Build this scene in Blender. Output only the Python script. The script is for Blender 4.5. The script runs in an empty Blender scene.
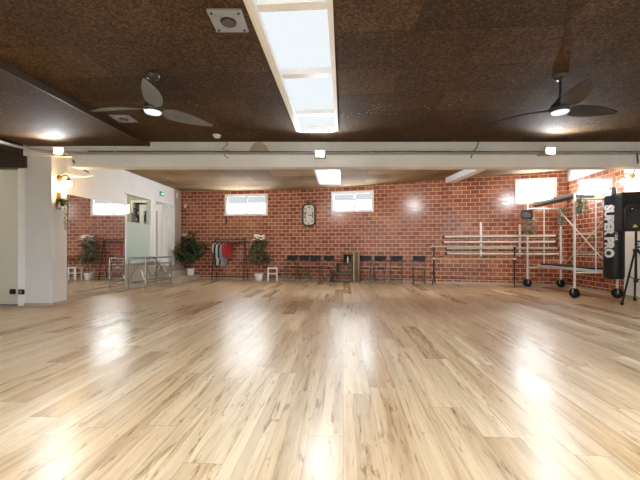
import bpy, bmesh, math, random
from mathutils import Vector, Matrix

sc = bpy.context.scene
COL = sc.collection
PI = math.pi
R = math.radians
F, CX, HY, CH = 350.0, 320.0, 248.0, 1.05


def at(x, y, D):
    return Vector(((x - CX) * D / F, D, CH + (HY - y) * D / F))


# ------------------------------------------------------------------ materials
class NT:
    def __init__(s, name):
        s.m = bpy.data.materials.new(name)
        s.m.use_nodes = True
        s.t = s.m.node_tree
        s.t.nodes.clear()
        s.out = s.n('ShaderNodeOutputMaterial')

    def n(s, typ, props=None, **ins):
        nd = s.t.nodes.new(typ)
        for k, v in (props or {}).items():
            setattr(nd, k, v)
        for k, v in ins.items():
            key = k.replace('_', ' ')
            sock = nd.inputs[int(k[1:])] if (k[0] == 'i' and k[1:].isdigit()) else nd.inputs[key]
            s.put(sock, v)
        return nd

    def put(s, sock, v):
        if isinstance(v, bpy.types.NodeSocket):
            s.t.links.new(v, sock)
        elif isinstance(v, bpy.types.Node):
            s.t.links.new(v.outputs[0], sock)
        else:
            if isinstance(v, (tuple, list)) and len(v) == 3 and sock.type == 'RGBA':
                v = (*v, 1)
            sock.default_value = v

    def math(s, op, a, b=None, c=None):
        nd = s.t.nodes.new('ShaderNodeMath')
        nd.operation = op
        s.put(nd.inputs[0], a)
        if b is not None:
            s.put(nd.inputs[1], b)
        if c is not None:
            s.put(nd.inputs[2], c)
        return nd.outputs[0]

    def mix(s, fac, a, b, blend='MIX'):
        nd = s.t.nodes.new('ShaderNodeMix')
        nd.data_type = 'RGBA'
        nd.blend_type = blend
        s.put(nd.inputs[0], fac)
        s.put(nd.inputs[6], a)
        s.put(nd.inputs[7], b)
        return nd.outputs[2]

    def ramp(s, fac, stops):
        nd = s.t.nodes.new('ShaderNodeValToRGB')
        cr = nd.color_ramp
        while len(cr.elements) < len(stops):
            cr.elements.new(0.5)
        for e, (p, c) in zip(cr.elements, stops):
            e.position = p
            e.color = (*c, 1) if len(c) == 3 else c
        s.put(nd.inputs[0], fac)
        return nd.outputs[0]

    def bsdf(s, **k):
        b = s.n('ShaderNodeBsdfPrincipled', None, **k)
        s.t.links.new(b.outputs[0], s.out.inputs[0])
        return b


def plain(name, col, rough=0.5, metal=0.0, var=0.12, scale=9.0, spec=0.5, bump=0.0, bscale=60.0):
    s = NT(name)
    tc = s.n('ShaderNodeTexCoord')
    nz = s.n('ShaderNodeTexNoise', None, Vector=tc.outputs['Object'], Scale=scale, Detail=4.0)
    c = s.ramp(nz.outputs[0], [(0.25, tuple(x * (1 - var) for x in col)), (0.75, tuple(min(1, x * (1 + var)) for x in col))])
    b = s.bsdf(Base_Color=c, Roughness=rough, Metallic=metal)
    b.inputs['Specular IOR Level'].default_value = spec
    if bump:
        n2 = s.n('ShaderNodeTexNoise', None, Vector=tc.outputs['Object'], Scale=bscale, Detail=3.0)
        bp = s.n('ShaderNodeBump', None, Strength=bump, Height=n2.outputs[0])
        s.put(b.inputs['Normal'], bp.outputs[0])
    return s.m


def emit(name, col, strength):
    s = NT(name)
    e = s.n('ShaderNodeEmission', None, Color=col, Strength=strength)
    s.t.links.new(e.outputs[0], s.out.inputs[0])
    return s.m


def wood(name, c1, c2, rough=0.5, axis='X', scale=6.0):
    s = NT(name)
    tc = s.n('ShaderNodeTexCoord')
    sv = {'X': (0.6, 8, 8), 'Y': (8, 0.6, 8), 'Z': (8, 8, 0.6)}[axis]
    mp = s.n('ShaderNodeMapping', None, Vector=tc.outputs['Object'])
    mp.inputs['Scale'].default_value = sv
    nz = s.n('ShaderNodeTexNoise', None, Vector=mp.outputs[0], Scale=scale, Detail=6.0, Distortion=0.6)
    c = s.ramp(nz.outputs[0], [(0.3, c1), (0.7, c2)])
    s.bsdf(Base_Color=c, Roughness=rough)
    return s.m


def floor_material():
    s = NT('plank_floor')
    tc = s.n('ShaderNodeTexCoord')
    mp = s.n('ShaderNodeMapping', None, Vector=tc.outputs['Object'])
    mp.inputs['Rotation'].default_value = (0, 0, R(-86.2))   # local x runs along the boards
    sp = s.n('ShaderNodeSeparateXYZ', None, Vector=mp.outputs[0])
    x, y = sp.outputs[0], sp.outputs[1]
    W, L = 0.195, 1.38
    yw = s.math('DIVIDE', y, W)
    row = s.math('FLOOR', yw)
    fy = s.math('FRACT', yw)
    rn = s.n('ShaderNodeTexWhiteNoise', {'noise_dimensions': '1D'}, W=row)
    xo = s.math('ADD', s.math('DIVIDE', x, L), rn.outputs[0])
    colm = s.math('FLOOR', xo)
    fx = s.math('FRACT', xo)
    idv = s.n('ShaderNodeCombineXYZ', None, X=row, Y=colm)
    pid = s.n('ShaderNodeTexWhiteNoise', {'noise_dimensions': '2D'}, Vector=idv.outputs[0])
    rv = pid.outputs[0]
    # each board shows two or three strips
    st = s.math('FLOOR', s.math('MULTIPLY', fy, 3.0))
    sid = s.n('ShaderNodeCombineXYZ', None, X=s.math('ADD', s.math('MULTIPLY', row, 3.0), st), Y=colm, Z=7.0)
    srn = s.n('ShaderNodeTexWhiteNoise', {'noise_dimensions': '3D'}, Vector=sid.outputs[0])
    # grain
    gv = s.n('ShaderNodeCombineXYZ', None, X=s.math('ADD', s.math('MULTIPLY', x, 0.75), s.math('MULTIPLY', rv, 37.0)),
             Y=s.math('MULTIPLY', y, 11.0), Z=s.math('MULTIPLY', rv, 11.0))
    g = s.n('ShaderNodeTexNoise', None, Vector=gv.outputs[0], Scale=1.6, Detail=7.0, Roughness=0.62, Distortion=0.9)
    gv2 = s.n('ShaderNodeCombineXYZ', None, X=s.math('ADD', s.math('MULTIPLY', x, 1.7), s.math('MULTIPLY', rv, 91.0)),
              Y=s.math('MULTIPLY', y, 14.0), Z=s.math('MULTIPLY', rv, 5.0))
    g2 = s.n('ShaderNodeTexNoise', None, Vector=gv2.outputs[0], Scale=1.3, Detail=5.0, Roughness=0.7, Distortion=1.6)
    base = s.ramp(rv, [(0.0, (0.47, 0.32, 0.175)), (0.3, (0.56, 0.40, 0.24)), (0.7, (0.62, 0.465, 0.295)), (1.0, (0.66, 0.515, 0.345))])
    sv = s.ramp(srn.outputs[0], [(0, (0.80, 0.77, 0.73)), (1, (1.08, 1.08, 1.08))])
    base = s.mix(1.0, base, sv, 'MULTIPLY')
    gr = s.ramp(g.outputs[0], [(0.29, (0.52, 0.42, 0.32)), (0.44, (0.90, 0.87, 0.83)), (0.62, (1.07, 1.07, 1.07))])
    base = s.mix(1.0, base, gr, 'MULTIPLY')
    kn = s.ramp(g2.outputs[0], [(0.0, (0.42, 0.27, 0.16)), (0.34, (0.46, 0.31, 0.20)), (0.43, (1, 1, 1))])
    base = s.mix(0.9, base, kn, 'MULTIPLY')
    ey = s.math('MINIMUM', fy, s.math('SUBTRACT', 1.0, fy))
    ex = s.math('MINIMUM', fx, s.math('SUBTRACT', 1.0, fx))
    gap = s.math('MAXIMUM', s.math('LESS_THAN', ey, 0.008), s.math('LESS_THAN', ex, 0.0016))
    base = s.mix(s.math('MULTIPLY', gap, 0.45), base, (0.12, 0.07, 0.04))
    rg = s.math('ADD', 0.235, s.math('MULTIPLY', rv, 0.10))
    rg = s.math('ADD', rg, s.math('MULTIPLY', g.outputs[0], 0.06))
    b = s.bsdf(Base_Color=base, Roughness=rg)
    b.inputs['Specular IOR Level'].default_value = 0.5
    nz = s.n('ShaderNodeBump', None, Strength=0.03, Distance=0.01, Height=g.outputs[0])
    s.put(b.inputs['Normal'], nz.outputs[0])
    return s.m


def brick_material():
    s = NT('glazed_red_brick')
    tc = s.n('ShaderNodeTexCoord')
    sp = s.n('ShaderNodeSeparateXYZ', None, Vector=tc.outputs['Object'])
    cv = s.n('ShaderNodeCombineXYZ', None, X=sp.outputs[0], Y=sp.outputs[2])
    br = s.n('ShaderNodeTexBrick', {'offset': 0.5, 'squash': 1.0}, Vector=cv.outputs[0])
    br.inputs['Scale'].default_value = 1.0
    br.inputs['Brick Width'].default_value = 0.236
    br.inputs['Row Height'].default_value = 0.119
    br.inputs['Mortar Size'].default_value = 0.0085
    br.inputs['Mortar Smooth'].default_value = 0.25
    br.inputs['Bias'].default_value = 0.0
    s.put(br.inputs['Color1'], (0.0, 0.0, 0.0))
    s.put(br.inputs['Color2'], (1.0, 1.0, 1.0))
    s.put(br.inputs['Mortar'], (0.5, 0.5, 0.5))
    col = s.ramp(br.outputs['Color'], [(0.0, (0.215, 0.052, 0.024)), (0.5, (0.30, 0.083, 0.040)), (1.0, (0.40, 0.140, 0.075))])
    nz = s.n('ShaderNodeTexNoise', None, Vector=tc.outputs['Object'], Scale=1.3, Detail=5.0)
    col = s.mix(1.0, col, s.ramp(nz.outputs[0], [(0.3, (0.82, 0.8, 0.8)), (0.7, (1.15, 1.13, 1.1))]), 'MULTIPLY')
    n2 = s.n('ShaderNodeTexNoise', None, Vector=tc.outputs['Object'], Scale=30.0, Detail=4.0)
    col = s.mix(1.0, col, s.ramp(n2.outputs[0], [(0.3, (0.86, 0.85, 0.84)), (0.7, (1.1, 1.1, 1.1))]), 'MULTIPLY')
    mort = s.mix(nz.outputs[0], (0.56, 0.37, 0.24), (0.78, 0.58, 0.42))
    col = s.mix(br.outputs['Fac'], col, mort)
    rg = s.math('ADD', 0.20, s.math('MULTIPLY', br.outputs['Fac'], 0.5))
    b = s.bsdf(Base_Color=col, Roughness=rg)
    b.inputs['Specular IOR Level'].default_value = 0.42
    h = s.math('ADD', s.math('SUBTRACT', 1.0, br.outputs['Fac']), s.math('MULTIPLY', n2.outputs[0], 0.15))
    bp = s.n('ShaderNodeBump', None, Strength=0.35, Distance=0.006, Height=h)
    s.put(b.inputs['Normal'], bp.outputs[0])
    return s.m


def cork_material(name, dark, mid, light, fleck, fleck_amount=0.0, contrast=1.0):
    s = NT(name)
    tc = s.n('ShaderNodeTexCoord')
    mp = s.n('ShaderNodeMapping', None, Vector=tc.outputs['Object'])
    mp.inputs['Rotation'].default_value = (0, 0, R(3.8))
    br = s.n('ShaderNodeTexBrick', {'offset': 0.5}, Vector=mp.outputs[0])
    br.inputs['Scale'].default_value = 1.0
    br.inputs['Brick Width'].default_value = 1.25
    br.inputs['Row Height'].default_value = 0.62
    br.inputs['Mortar Size'].default_value = 0.004
    s.put(br.inputs['Color1'], (0.60, 0.60, 0.60))
    s.put(br.inputs['Color2'], (1.15, 1.15, 1.15))
    s.put(br.inputs['Mortar'], (0.4, 0.4, 0.4))
    n1 = s.n('ShaderNodeTexNoise', None, Vector=mp.outputs[0], Scale=46.0, Detail=4.0, Roughness=0.7)
    n2 = s.n('ShaderNodeTexNoise', None, Vector=mp.outputs[0], Scale=1.1, Detail=6.0, Roughness=0.6)
    col = s.ramp(n1.outputs[0], [(0.32, dark), (0.5, mid), (0.68, light)])
    col = s.mix(1.0, col, br.outputs['Color'], 'MULTIPLY')
    col = s.mix(1.0, col, s.ramp(n2.outputs[0], [(0.3, (0.7, 0.68, 0.66)), (0.7, (1.25, 1.25, 1.25))]), 'MULTIPLY')
    if fleck_amount:
        vo = s.n('ShaderNodeTexVoronoi', None, Vector=mp.outputs[0], Scale=16.0)
        n3 = s.n('ShaderNodeTexNoise', None, Vector=mp.outputs[0], Scale=0.9, Detail=2.0)
        spot = s.math('MULTIPLY', s.math('LESS_THAN', vo.outputs['Distance'], 0.16), s.math('GREATER_THAN', n3.outputs[0], fleck_amount))
        col = s.mix(spot, col, fleck)
    b = s.bsdf(Base_Color=col, Roughness=0.85)
    b.inputs['Specular IOR Level'].default_value = 0.25
    bp = s.n('ShaderNodeBump', None, Strength=0.6, Distance=0.01, Height=n1.outputs[0])
    s.put(b.inputs['Normal'], bp.outputs[0])
    return s.m


def glass_material(name, tint=(0.92, 0.97, 0.95), rough=0.0, mixw=0.9):
    s = NT(name)
    tr = s.n('ShaderNodeBsdfTransparent', None, Color=tint)
    gl = s.n('ShaderNodeBsdfGlossy', None, Color=(1, 1, 1), Roughness=rough)
    fr = s.n('ShaderNodeLayerWeight', None, Blend=0.25)
    mx = s.n('ShaderNodeMixShader', None)
    s.put(mx.inputs[0], s.math('MULTIPLY', fr.outputs['Facing'], 0.12))
    s.put(mx.inputs[1], tr.outputs[0])
    s.put(mx.inputs[2], gl.outputs[0])
    s.t.links.new(mx.outputs[0], s.out.inputs[0])
    return s.m


def frosted_material(name, col, trans=0.35):
    s = NT(name)
    d = s.n('ShaderNodeBsdfDiffuse', None, Color=col)
    t = s.n('ShaderNodeBsdfTranslucent', None, Color=col)
    g = s.n('ShaderNodeBsdfGlossy', None, Color=(1, 1, 1), Roughness=0.25)
    m1 = s.n('ShaderNodeMixShader', None)
    s.put(m1.inputs[0], trans)
    s.put(m1.inputs[1], d.outputs[0])
    s.put(m1.inputs[2], t.outputs[0])
    m2 = s.n('ShaderNodeMixShader', None)
    s.put(m2.inputs[0], 0.06)
    s.put(m2.inputs[1], m1.outputs[0])
    s.put(m2.inputs[2], g.outputs[0])
    s.t.links.new(m2.outputs[0], s.out.inputs[0])
    return s.m


M = {}
M['floor'] = floor_material()
M['brick'] = brick_material()
M['cork'] = cork_material('dark_cork_board', (0.025, 0.0125, 0.0052), (0.066, 0.0345, 0.0145), (0.155, 0.09, 0.042), (0.42, 0.33, 0.23), 0.645)
M['backceil'] = cork_material('lit_ceiling_board', (0.26, 0.165, 0.082), (0.36, 0.24, 0.125), (0.46, 0.32, 0.18), (0.5, 0.4, 0.3))  # paler copy of the ceiling board; stronger light put into the colour
M['white'] = plain('white_plaster', (0.85, 0.845, 0.83), 0.6, var=0.03, scale=2.0, bump=0.05, bscale=25)
M['beam'] = plain('painted_beam', (0.86, 0.85, 0.835), 0.55, var=0.06, scale=1.5, bump=0.08, bscale=12)
M['fascia'] = plain('fascia_plaster', (0.78, 0.775, 0.77), 0.65, var=0.06, scale=2.0, bump=0.08, bscale=14)
M['grey_white'] = plain('greyish_plaster', (0.70, 0.685, 0.66), 0.6, var=0.03, scale=2.0)
M['frame'] = plain('white_pvc', (0.88, 0.88, 0.88), 0.35, var=0.02)
M['tan'] = plain('tan_skirting', (0.42, 0.35, 0.26), 0.5, var=0.08)
M['beige'] = plain('beige_plaster', (0.56, 0.48, 0.37), 0.7, var=0.05, scale=2)
M['concrete'] = plain('beige_stone', (0.46, 0.40, 0.32), 0.6, var=0.1, scale=6, bump=0.05)
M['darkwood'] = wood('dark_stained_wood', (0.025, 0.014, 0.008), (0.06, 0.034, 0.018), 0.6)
M['shelfwood'] = wood('walnut_brown_wood', (0.065, 0.036, 0.018), (0.15, 0.088, 0.046), 0.5)
M['lightwood'] = wood('golden_wood', (0.30, 0.20, 0.10), (0.44, 0.31, 0.16), 0.45, 'Z')
M['barrewood'] = wood('barre_pale_wood', (0.42, 0.36, 0.27), (0.56, 0.50, 0.40), 0.4)
M['barrewood2'] = wood('barre_honey_wood', (0.42, 0.25, 0.10), (0.56, 0.36, 0.16), 0.4)
M['railwood'] = wood('whitewashed_wood', (0.80, 0.76, 0.68), (0.88, 0.85, 0.78), 0.4)
M['black'] = plain('black_metal', (0.012, 0.011, 0.011), 0.42, var=0.1, spec=0.3)
M['blackplastic'] = plain('black_plastic', (0.013, 0.013, 0.014), 0.45, var=0.1, spec=0.3, bump=0.05, bscale=200)
M['charcoal'] = plain('charcoal_plastic', (0.028, 0.028, 0.03), 0.45, var=0.1, spec=0.3)
M['fan'] = plain('fan_black', (0.030, 0.031, 0.033), 0.28, var=0.05, spec=0.6)
M['vinyl'] = plain('black_vinyl', (0.010, 0.0095, 0.010), 0.42, var=0.15, spec=0.3, bump=0.1, bscale=40)
M['rubber'] = plain('black_rubber', (0.010, 0.010, 0.010), 0.7, spec=0.2)
M['seat'] = plain('chair_black', (0.012, 0.011, 0.012), 0.5, spec=0.25)
M['chrome'] = plain('chrome', (0.72, 0.72, 0.72), 0.16, metal=1.0, var=0.03)
M['steel'] = plain('grey_tube', (0.45, 0.42, 0.38), 0.35, metal=0.7, var=0.08)
M['chairmetal'] = plain('dull_brown_tube', (0.13, 0.105, 0.09), 0.45, metal=0.4, var=0.15)
M['darkchrome'] = plain('dull_chrome', (0.34, 0.335, 0.32), 0.25, metal=1.0, var=0.05)
M['alu'] = plain('aluminium', (0.72, 0.71, 0.68), 0.38, metal=0.55, var=0.06)
M['plate'] = plain('brushed_plate', (0.36, 0.39, 0.45), 0.4, metal=0.35, var=0.06)
M['conduit'] = plain('grey_conduit', (0.34, 0.33, 0.31), 0.45, var=0.1)
M['cable'] = plain('black_cable', (0.03, 0.025, 0.022), 0.6)
M['redcable'] = plain('red_cable', (0.30, 0.05, 0.03), 0.5)
M['copper'] = plain('aged_brass', (0.30, 0.16, 0.07), 0.35, metal=0.8)
M['leaf'] = plain('dark_leaf', (0.030, 0.060, 0.022), 0.4, var=0.5, scale=14)
M['leaf2'] = plain('olive_leaf', (0.055, 0.085, 0.030), 0.45, var=0.5, scale=14)
M['leaf3'] = plain('dull_green_leaf', (0.085, 0.115, 0.055), 0.55, var=0.5, scale=20)
M['flower'] = plain('white_petal', (0.85, 0.84, 0.74), 0.5)
M['pot'] = plain('white_ceramic', (0.80, 0.79, 0.76), 0.3, var=0.02)
M['soil'] = plain('soil', (0.05, 0.035, 0.02), 0.9, var=0.3)
M['trunk'] = plain('bark', (0.10, 0.065, 0.04), 0.8, var=0.3, scale=30)
M['red'] = plain('red_cloth', (0.42, 0.022, 0.030), 0.75, bump=0.2, bscale=25)
M['grey_cloth'] = plain('grey_cloth', (0.24, 0.24, 0.25), 0.85, bump=0.2, bscale=25)
M['pale_cloth'] = plain('pale_cloth', (0.55, 0.54, 0.52), 0.85, bump=0.2, bscale=25)
M['black_cloth'] = plain('black_cloth', (0.018, 0.018, 0.02), 0.9, bump=0.2, bscale=25)
M['paper'] = plain('paper', (0.78, 0.76, 0.70), 0.7, var=0.03)
M['face'] = plain('clock_face', (0.72, 0.68, 0.55), 0.5, var=0.06)
M['clockframe'] = plain('clock_frame', (0.045, 0.042, 0.037), 0.45, var=0.2, spec=0.3)
M['ink'] = plain('ink_black', (0.02, 0.018, 0.016), 0.6)
M['chalk'] = plain('chalk_white', (0.72, 0.72, 0.72), 0.8)
M['board'] = plain('chalkboard', (0.03, 0.033, 0.037), 0.6)
M['print'] = plain('white_print', (0.80, 0.80, 0.80), 0.45, var=0.02)
M['yellow'] = plain('yellow_sticker', (0.75, 0.58, 0.04), 0.5, var=0.03)
M['green'] = emit('exit_green', (0.02, 0.30, 0.13), 0.28)
M['exitwhite'] = emit('exit_white', (0.85, 1, 0.9), 0.4)
M['decal'] = plain('deck_grey', (0.50, 0.49, 0.47), 0.5, var=0.1)
M['bluegrey'] = plain('roll_and_tarp_shade', (0.045, 0.055, 0.085), 0.5, var=0.15)  # colour of the dark roll; also paints the tarp's shaded underside
M['palegrey'] = plain('pale_grey_tarp', (0.52, 0.52, 0.54), 0.5, var=0.1)
M['glass'] = glass_material('clear_glass')
M['tableglass'] = glass_material('table_glass', (0.80, 0.88, 0.85))
M['frost'] = frosted_material('frosted_glass', (0.74, 0.82, 0.77), 0.45)
M['doorglass'] = frosted_material('greenish_door_glass', (0.70, 0.70, 0.65), 0.5)
M['mirror'] = plain('mirror_silver', (0.90, 0.91, 0.90), 0.015, metal=1.0, var=0.0)
M['darklens'] = plain('dark_lens', (0.10, 0.075, 0.065), 0.3)
M['fan_grey'] = plain('fan_grey', (0.15, 0.155, 0.165), 0.3, var=0.05)
M['sky_win'] = emit('daylight_pane', (0.88, 0.95, 1.0), 15.0)
M['blind'] = emit('shaded_daylight_pane', (0.86, 0.92, 0.96), 0.27)
M['sky_roof'] = emit('skylight_pane', (0.90, 0.96, 1.0), 0.33)
M['sky_back'] = emit('back_skylight_pane', (0.90, 0.96, 1.0), 0.7)
M['rear_fill'] = emit('rear_fill_pane', (0.82, 0.92, 1.0), 10.5)  # glow of the added skylights behind the viewer
M['led'] = emit('led_lens', (0.92, 0.97, 1.0), 30.0)
M['led_added'] = emit('added_led_lens', (0.92, 0.97, 1.0), 15.0)  # lens glow of the added far-side floodlights
M['warmbulb'] = emit('warm_bulb', (1.0, 0.72, 0.34), 26.0)
M['fandisc'] = emit('fan_light_disc', (0.95, 0.97, 1.0), 0.36)
M['patch_tan'] = plain('tan_tone', (0.50, 0.40, 0.29), 0.8, var=0.12, scale=14)


# ------------------------------------------------------------------ mesh tools
class MB:
    def __init__(s):
        s.bm = bmesh.new()

    def box(s, c, size, rot=None, bevel=0.0):
        m = Matrix.Translation(Vector(c)) @ (rot.to_4x4() if rot is not None else Matrix.Identity(4)) @ Matrix.Diagonal((*size, 1))
        r = bmesh.ops.create_cube(s.bm, size=1.0, matrix=m)
        if bevel:
            es = list({e for v in r['verts'] for e in v.link_edges})
            bmesh.ops.bevel(s.bm, geom=es, offset=bevel, segments=2, affect='EDGES', profile=0.6)
        return s

    def bb(s, x0, x1, y0, y1, z0, z1, bevel=0.0):
        return s.box(((x0 + x1) / 2, (y0 + y1) / 2, (z0 + z1) / 2), (abs(x1 - x0), abs(y1 - y0), abs(z1 - z0)), None, bevel)

    def tube(s, pts, r, seg=10, r1=None, cap=True):
        pts = [Vector(p) for p in pts]
        rings = []
        n = len(pts)
        up = None
        for i, p in enumerate(pts):
            d = (pts[min(i + 1, n - 1)] - pts[max(i - 1, 0)]).normalized()
            if up is None:
                up = Vector((0, 0, 1)) if abs(d.z) < 0.9 else Vector((1, 0, 0))
            a = d.cross(up).normalized()
            b = a.cross(d).normalized()
            up = b
            rr = r if r1 is None else r + (r1 - r) * i / max(1, n - 1)
            rings.append([s.bm.verts.new(p + (a * math.cos(2 * PI * k / seg) + b * math.sin(2 * PI * k / seg)) * rr) for k in range(seg)])
        for A, B in zip(rings, rings[1:]):
            for k in range(seg):
                s.bm.faces.new((A[k], A[(k + 1) % seg], B[(k + 1) % seg], B[k]))
        if cap:
            s.bm.faces.new(list(reversed(rings[0])))
            s.bm.faces.new(rings[-1])
        return s

    def lathe(s, prof, c=(0, 0, 0), seg=24, rot=None, sx=1.0, sy=1.0):
        c = Vector(c)
        rings = []
        for r, z in prof:
            ring = []
            for k in range(seg):
                v = Vector((max(r, 1e-4) * math.cos(2 * PI * k / seg) * sx, max(r, 1e-4) * math.sin(2 * PI * k / seg) * sy, z))
                if rot is not None:
                    v = rot @ v
                ring.append(s.bm.verts.new(c + v))
            rings.append(ring)
        for A, B in zip(rings, rings[1:]):
            for k in range(seg):
                s.bm.faces.new((A[k], A[(k + 1) % seg], B[(k + 1) % seg], B[k]))
        s.bm.faces.new(list(reversed(rings[0])))
        s.bm.faces.new(rings[-1])
        return s

    def prism(s, outline, y0, y1):
        """outline in x,z; extruded along y"""
        A = [s.bm.verts.new((x, y0, z)) for x, z in outline]
        B = [s.bm.verts.new((x, y1, z)) for x, z in outline]
        n = len(A)
        s.bm.faces.new(A)
        s.bm.faces.new(list(reversed(B)))
        for k in range(n):
            s.bm.faces.new((A[(k + 1) % n], A[k], B[k], B[(k + 1) % n]))
        return s

    def slab(s, poly, th):
        """poly: list of 3-D points of the underside; thickness goes up"""
        A = [s.bm.verts.new(p) for p in poly]
        B = [s.bm.verts.new((p[0], p[1], p[2] + th)) for p in poly]
        n = len(A)
        s.bm.faces.new(A)
        s.bm.faces.new(list(reversed(B)))
        for k in range(n):
            s.bm.faces.new((A[(k + 1) % n], A[k], B[k], B[(k + 1) % n]))
        return s

    def leaf(s, p, d, n, L, w, curl=0.15):
        d = Vector(d).normalized()
        n = Vector(n)
        side = d.cross(n)
        if side.length < 1e-3:
            side = d.cross(Vector((1, 0, 0.3)))
        side.normalize()
        nn = side.cross(d).normalized()
        p = Vector(p)
        pts = []
        for t, ww in ((0, 0.08), (0.35, 1.0), (0.7, 0.8), (1.0, 0.05)):
            c = p + d * L * t - nn * (curl * L * t * t)
            pts.append((c - side * w * ww * 0.5 + nn * w * 0.12 * ww, c, c + side * w * ww * 0.5 + nn * w * 0.12 * ww))
        vs = [[s.bm.verts.new(q) for q in tr] for tr in pts]
        for a, b in zip(vs, vs[1:]):
            s.bm.faces.new((a[0], a[1], b[1], b[0]))
            s.bm.faces.new((a[1], a[2], b[2], b[1]))
        return s

    def build(s, name, mat, parent=None, loc=(0, 0, 0), rotz=0.0, smooth=None):
        bmesh.ops.recalc_face_normals(s.bm, faces=s.bm.faces)
        me = bpy.data.meshes.new(name)
        s.bm.to_mesh(me)
        s.bm.free()
        me.materials.append(M[mat] if isinstance(mat, str) else mat)
        if smooth is None:
            smooth = True
        if smooth and len(me.polygons):
            me.polygons.foreach_set('use_smooth', [True] * len(me.polygons))
            me.set_sharp_from_angle(angle=R(35))
        o = bpy.data.objects.new(name, me)
        COL.objects.link(o)
        o.location = loc
        o.rotation_euler = (0, 0, rotz)
        if parent is not None:
            o.parent = parent
        return o


def tag(o, label, cat, group=None, kind=None):
    o['label'] = label
    o['category'] = cat
    if group:
        o['group'] = group
    if kind:
        o['kind'] = kind
    return o


def thing(name, label, cat, loc=(0, 0, 0), rotz=0.0, group=None, kind=None):
    o = bpy.data.objects.new(name, None)
    o.empty_display_size = 0.1
    COL.objects.link(o)
    o.location = loc
    o.rotation_euler = (0, 0, rotz)
    return tag(o, label, cat, group, kind)


def dup(root, loc, rotz, label):
    r = root.copy()
    COL.objects.link(r)
    r.location = loc
    r.rotation_euler = (0, 0, rotz)
    r['label'] = label
    for ch in list(root.children):
        c = ch.copy()
        COL.objects.link(c)
        c.parent = r
        for g in list(ch.children):
            d = g.copy()
            COL.objects.link(d)
            d.parent = c
    return r


def struct(o, label=None, cat=None):
    o['kind'] = 'structure'
    if label:
        o['label'] = label
        o['category'] = cat
    return o


def text_mesh(body, size, extrude=0.002, offset=0.0, align='CENTER'):
    cu = bpy.data.curves.new('txt', 'FONT')
    cu.body = body
    cu.size = size
    cu.extrude = extrude
    cu.offset = offset
    cu.align_x = align
    cu.align_y = 'CENTER'
    o = bpy.data.objects.new('txt', cu)
    COL.objects.link(o)
    bpy.context.view_layer.update()
    dg = bpy.context.evaluated_depsgraph_get()
    me = bpy.data.meshes.new_from_object(o.evaluated_get(dg))
    bpy.data.objects.remove(o)
    return me


def add_mesh(mb, me, mat4):
    base = len(mb.bm.verts)
    mb.bm.from_mesh(me)
    mb.bm.verts.ensure_lookup_table()
    for v in mb.bm.verts[base:]:
        v.co = mat4 @ v.co
    bpy.data.meshes.remove(me)


class Wall:
    """straight wall from P0 to P1, room on the right-hand side; local x along it, local y outwards"""
    def __init__(s, P0, P1):
        s.p0 = Vector((P0[0], P0[1], 0))
        d = Vector((P1[0] - P0[0], P1[1] - P0[1], 0))
        s.len = d.length
        s.d = d.normalized()
        s.rz = math.atan2(d.y, d.x)
        s.n = Vector((-s.d.y, s.d.x, 0))

    def hit(s, x, y, off=0.0):
        """image ray on the wall's plane (off metres in front): (u, z)"""
        dx, dy = (x - CX) / F, 1.0
        p = s.p0 - s.n * off
        t = p.dot(s.n) / (dx * s.n.x + dy * s.n.y)
        q = Vector((dx * t, dy * t, 0))
        return (q - p).dot(s.d), CH + (HY - y) * t / F

    def pt(s, u, z, off=0.0):
        q = s.p0 + s.d * u - s.n * off
        return Vector((q.x, q.y, z))

    def mesh(s, z0, z1, th, holes=(), u0=0.0, u1=None):
        u1 = s.len if u1 is None else u1
        us = sorted({u0, u1, *[h[0] for h in holes], *[h[1] for h in holes]})
        zs = sorted({z0, z1, *[h[2] for h in holes], *[h[3] for h in holes]})
        mb = MB()
        for a, b in zip(us, us[1:]):
            for c, d in zip(zs, zs[1:]):
                if any(h[0] - 1e-6 <= a and b <= h[1] + 1e-6 and h[2] - 1e-6 <= c and d <= h[3] + 1e-6 for h in holes):
                    continue
                mb.bb(a, b, 0, th, c, d)
        return mb


A_, B_, C_ = (-4.766, 11.98), (-0.99, 11.55), (6.77, 9.59)
WBL, WBR = Wall(A_, B_), Wall(B_, C_)
def rx(D): return 6.77 - 0.123 * (9.59 - D)
WR = Wall(C_, (rx(6.3), 6.3))
def lx(D): return -5.3 + 0.0446 * D
WL = Wall((lx(6.7), 6.7), A_)
def lu(D): return (D - 6.7) / (11.98 - 6.7) * WL.len

# ------------------------------------------------------------------ camera
cam = bpy.data.cameras.new('camera')
cam.sensor_width = 36
cam.lens = 36 * F / 640
cam.shift_y = (HY - 240) / 640
co = bpy.data.objects.new('camera', cam)
COL.objects.link(co)
co.location = (0, 0, CH)
co.rotation_euler = (PI / 2, 0, 0)
sc.camera = co

# ------------------------------------------------------------------ floor and shell
mb = MB()
mb.bb(-8.6, 7.2, -5.2, 12.6, -0.1, 0)
struct(mb.build('floor', 'floor'), 'pale plank floor with glossy boards running away from the viewer', 'floor')


def win_rect(w, x0, y0, x1, y1):
    ua, za = w.hit(x0, y0)
    ub, zb = w.hit(x1, y1)
    return ua, ub, zb, za


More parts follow.
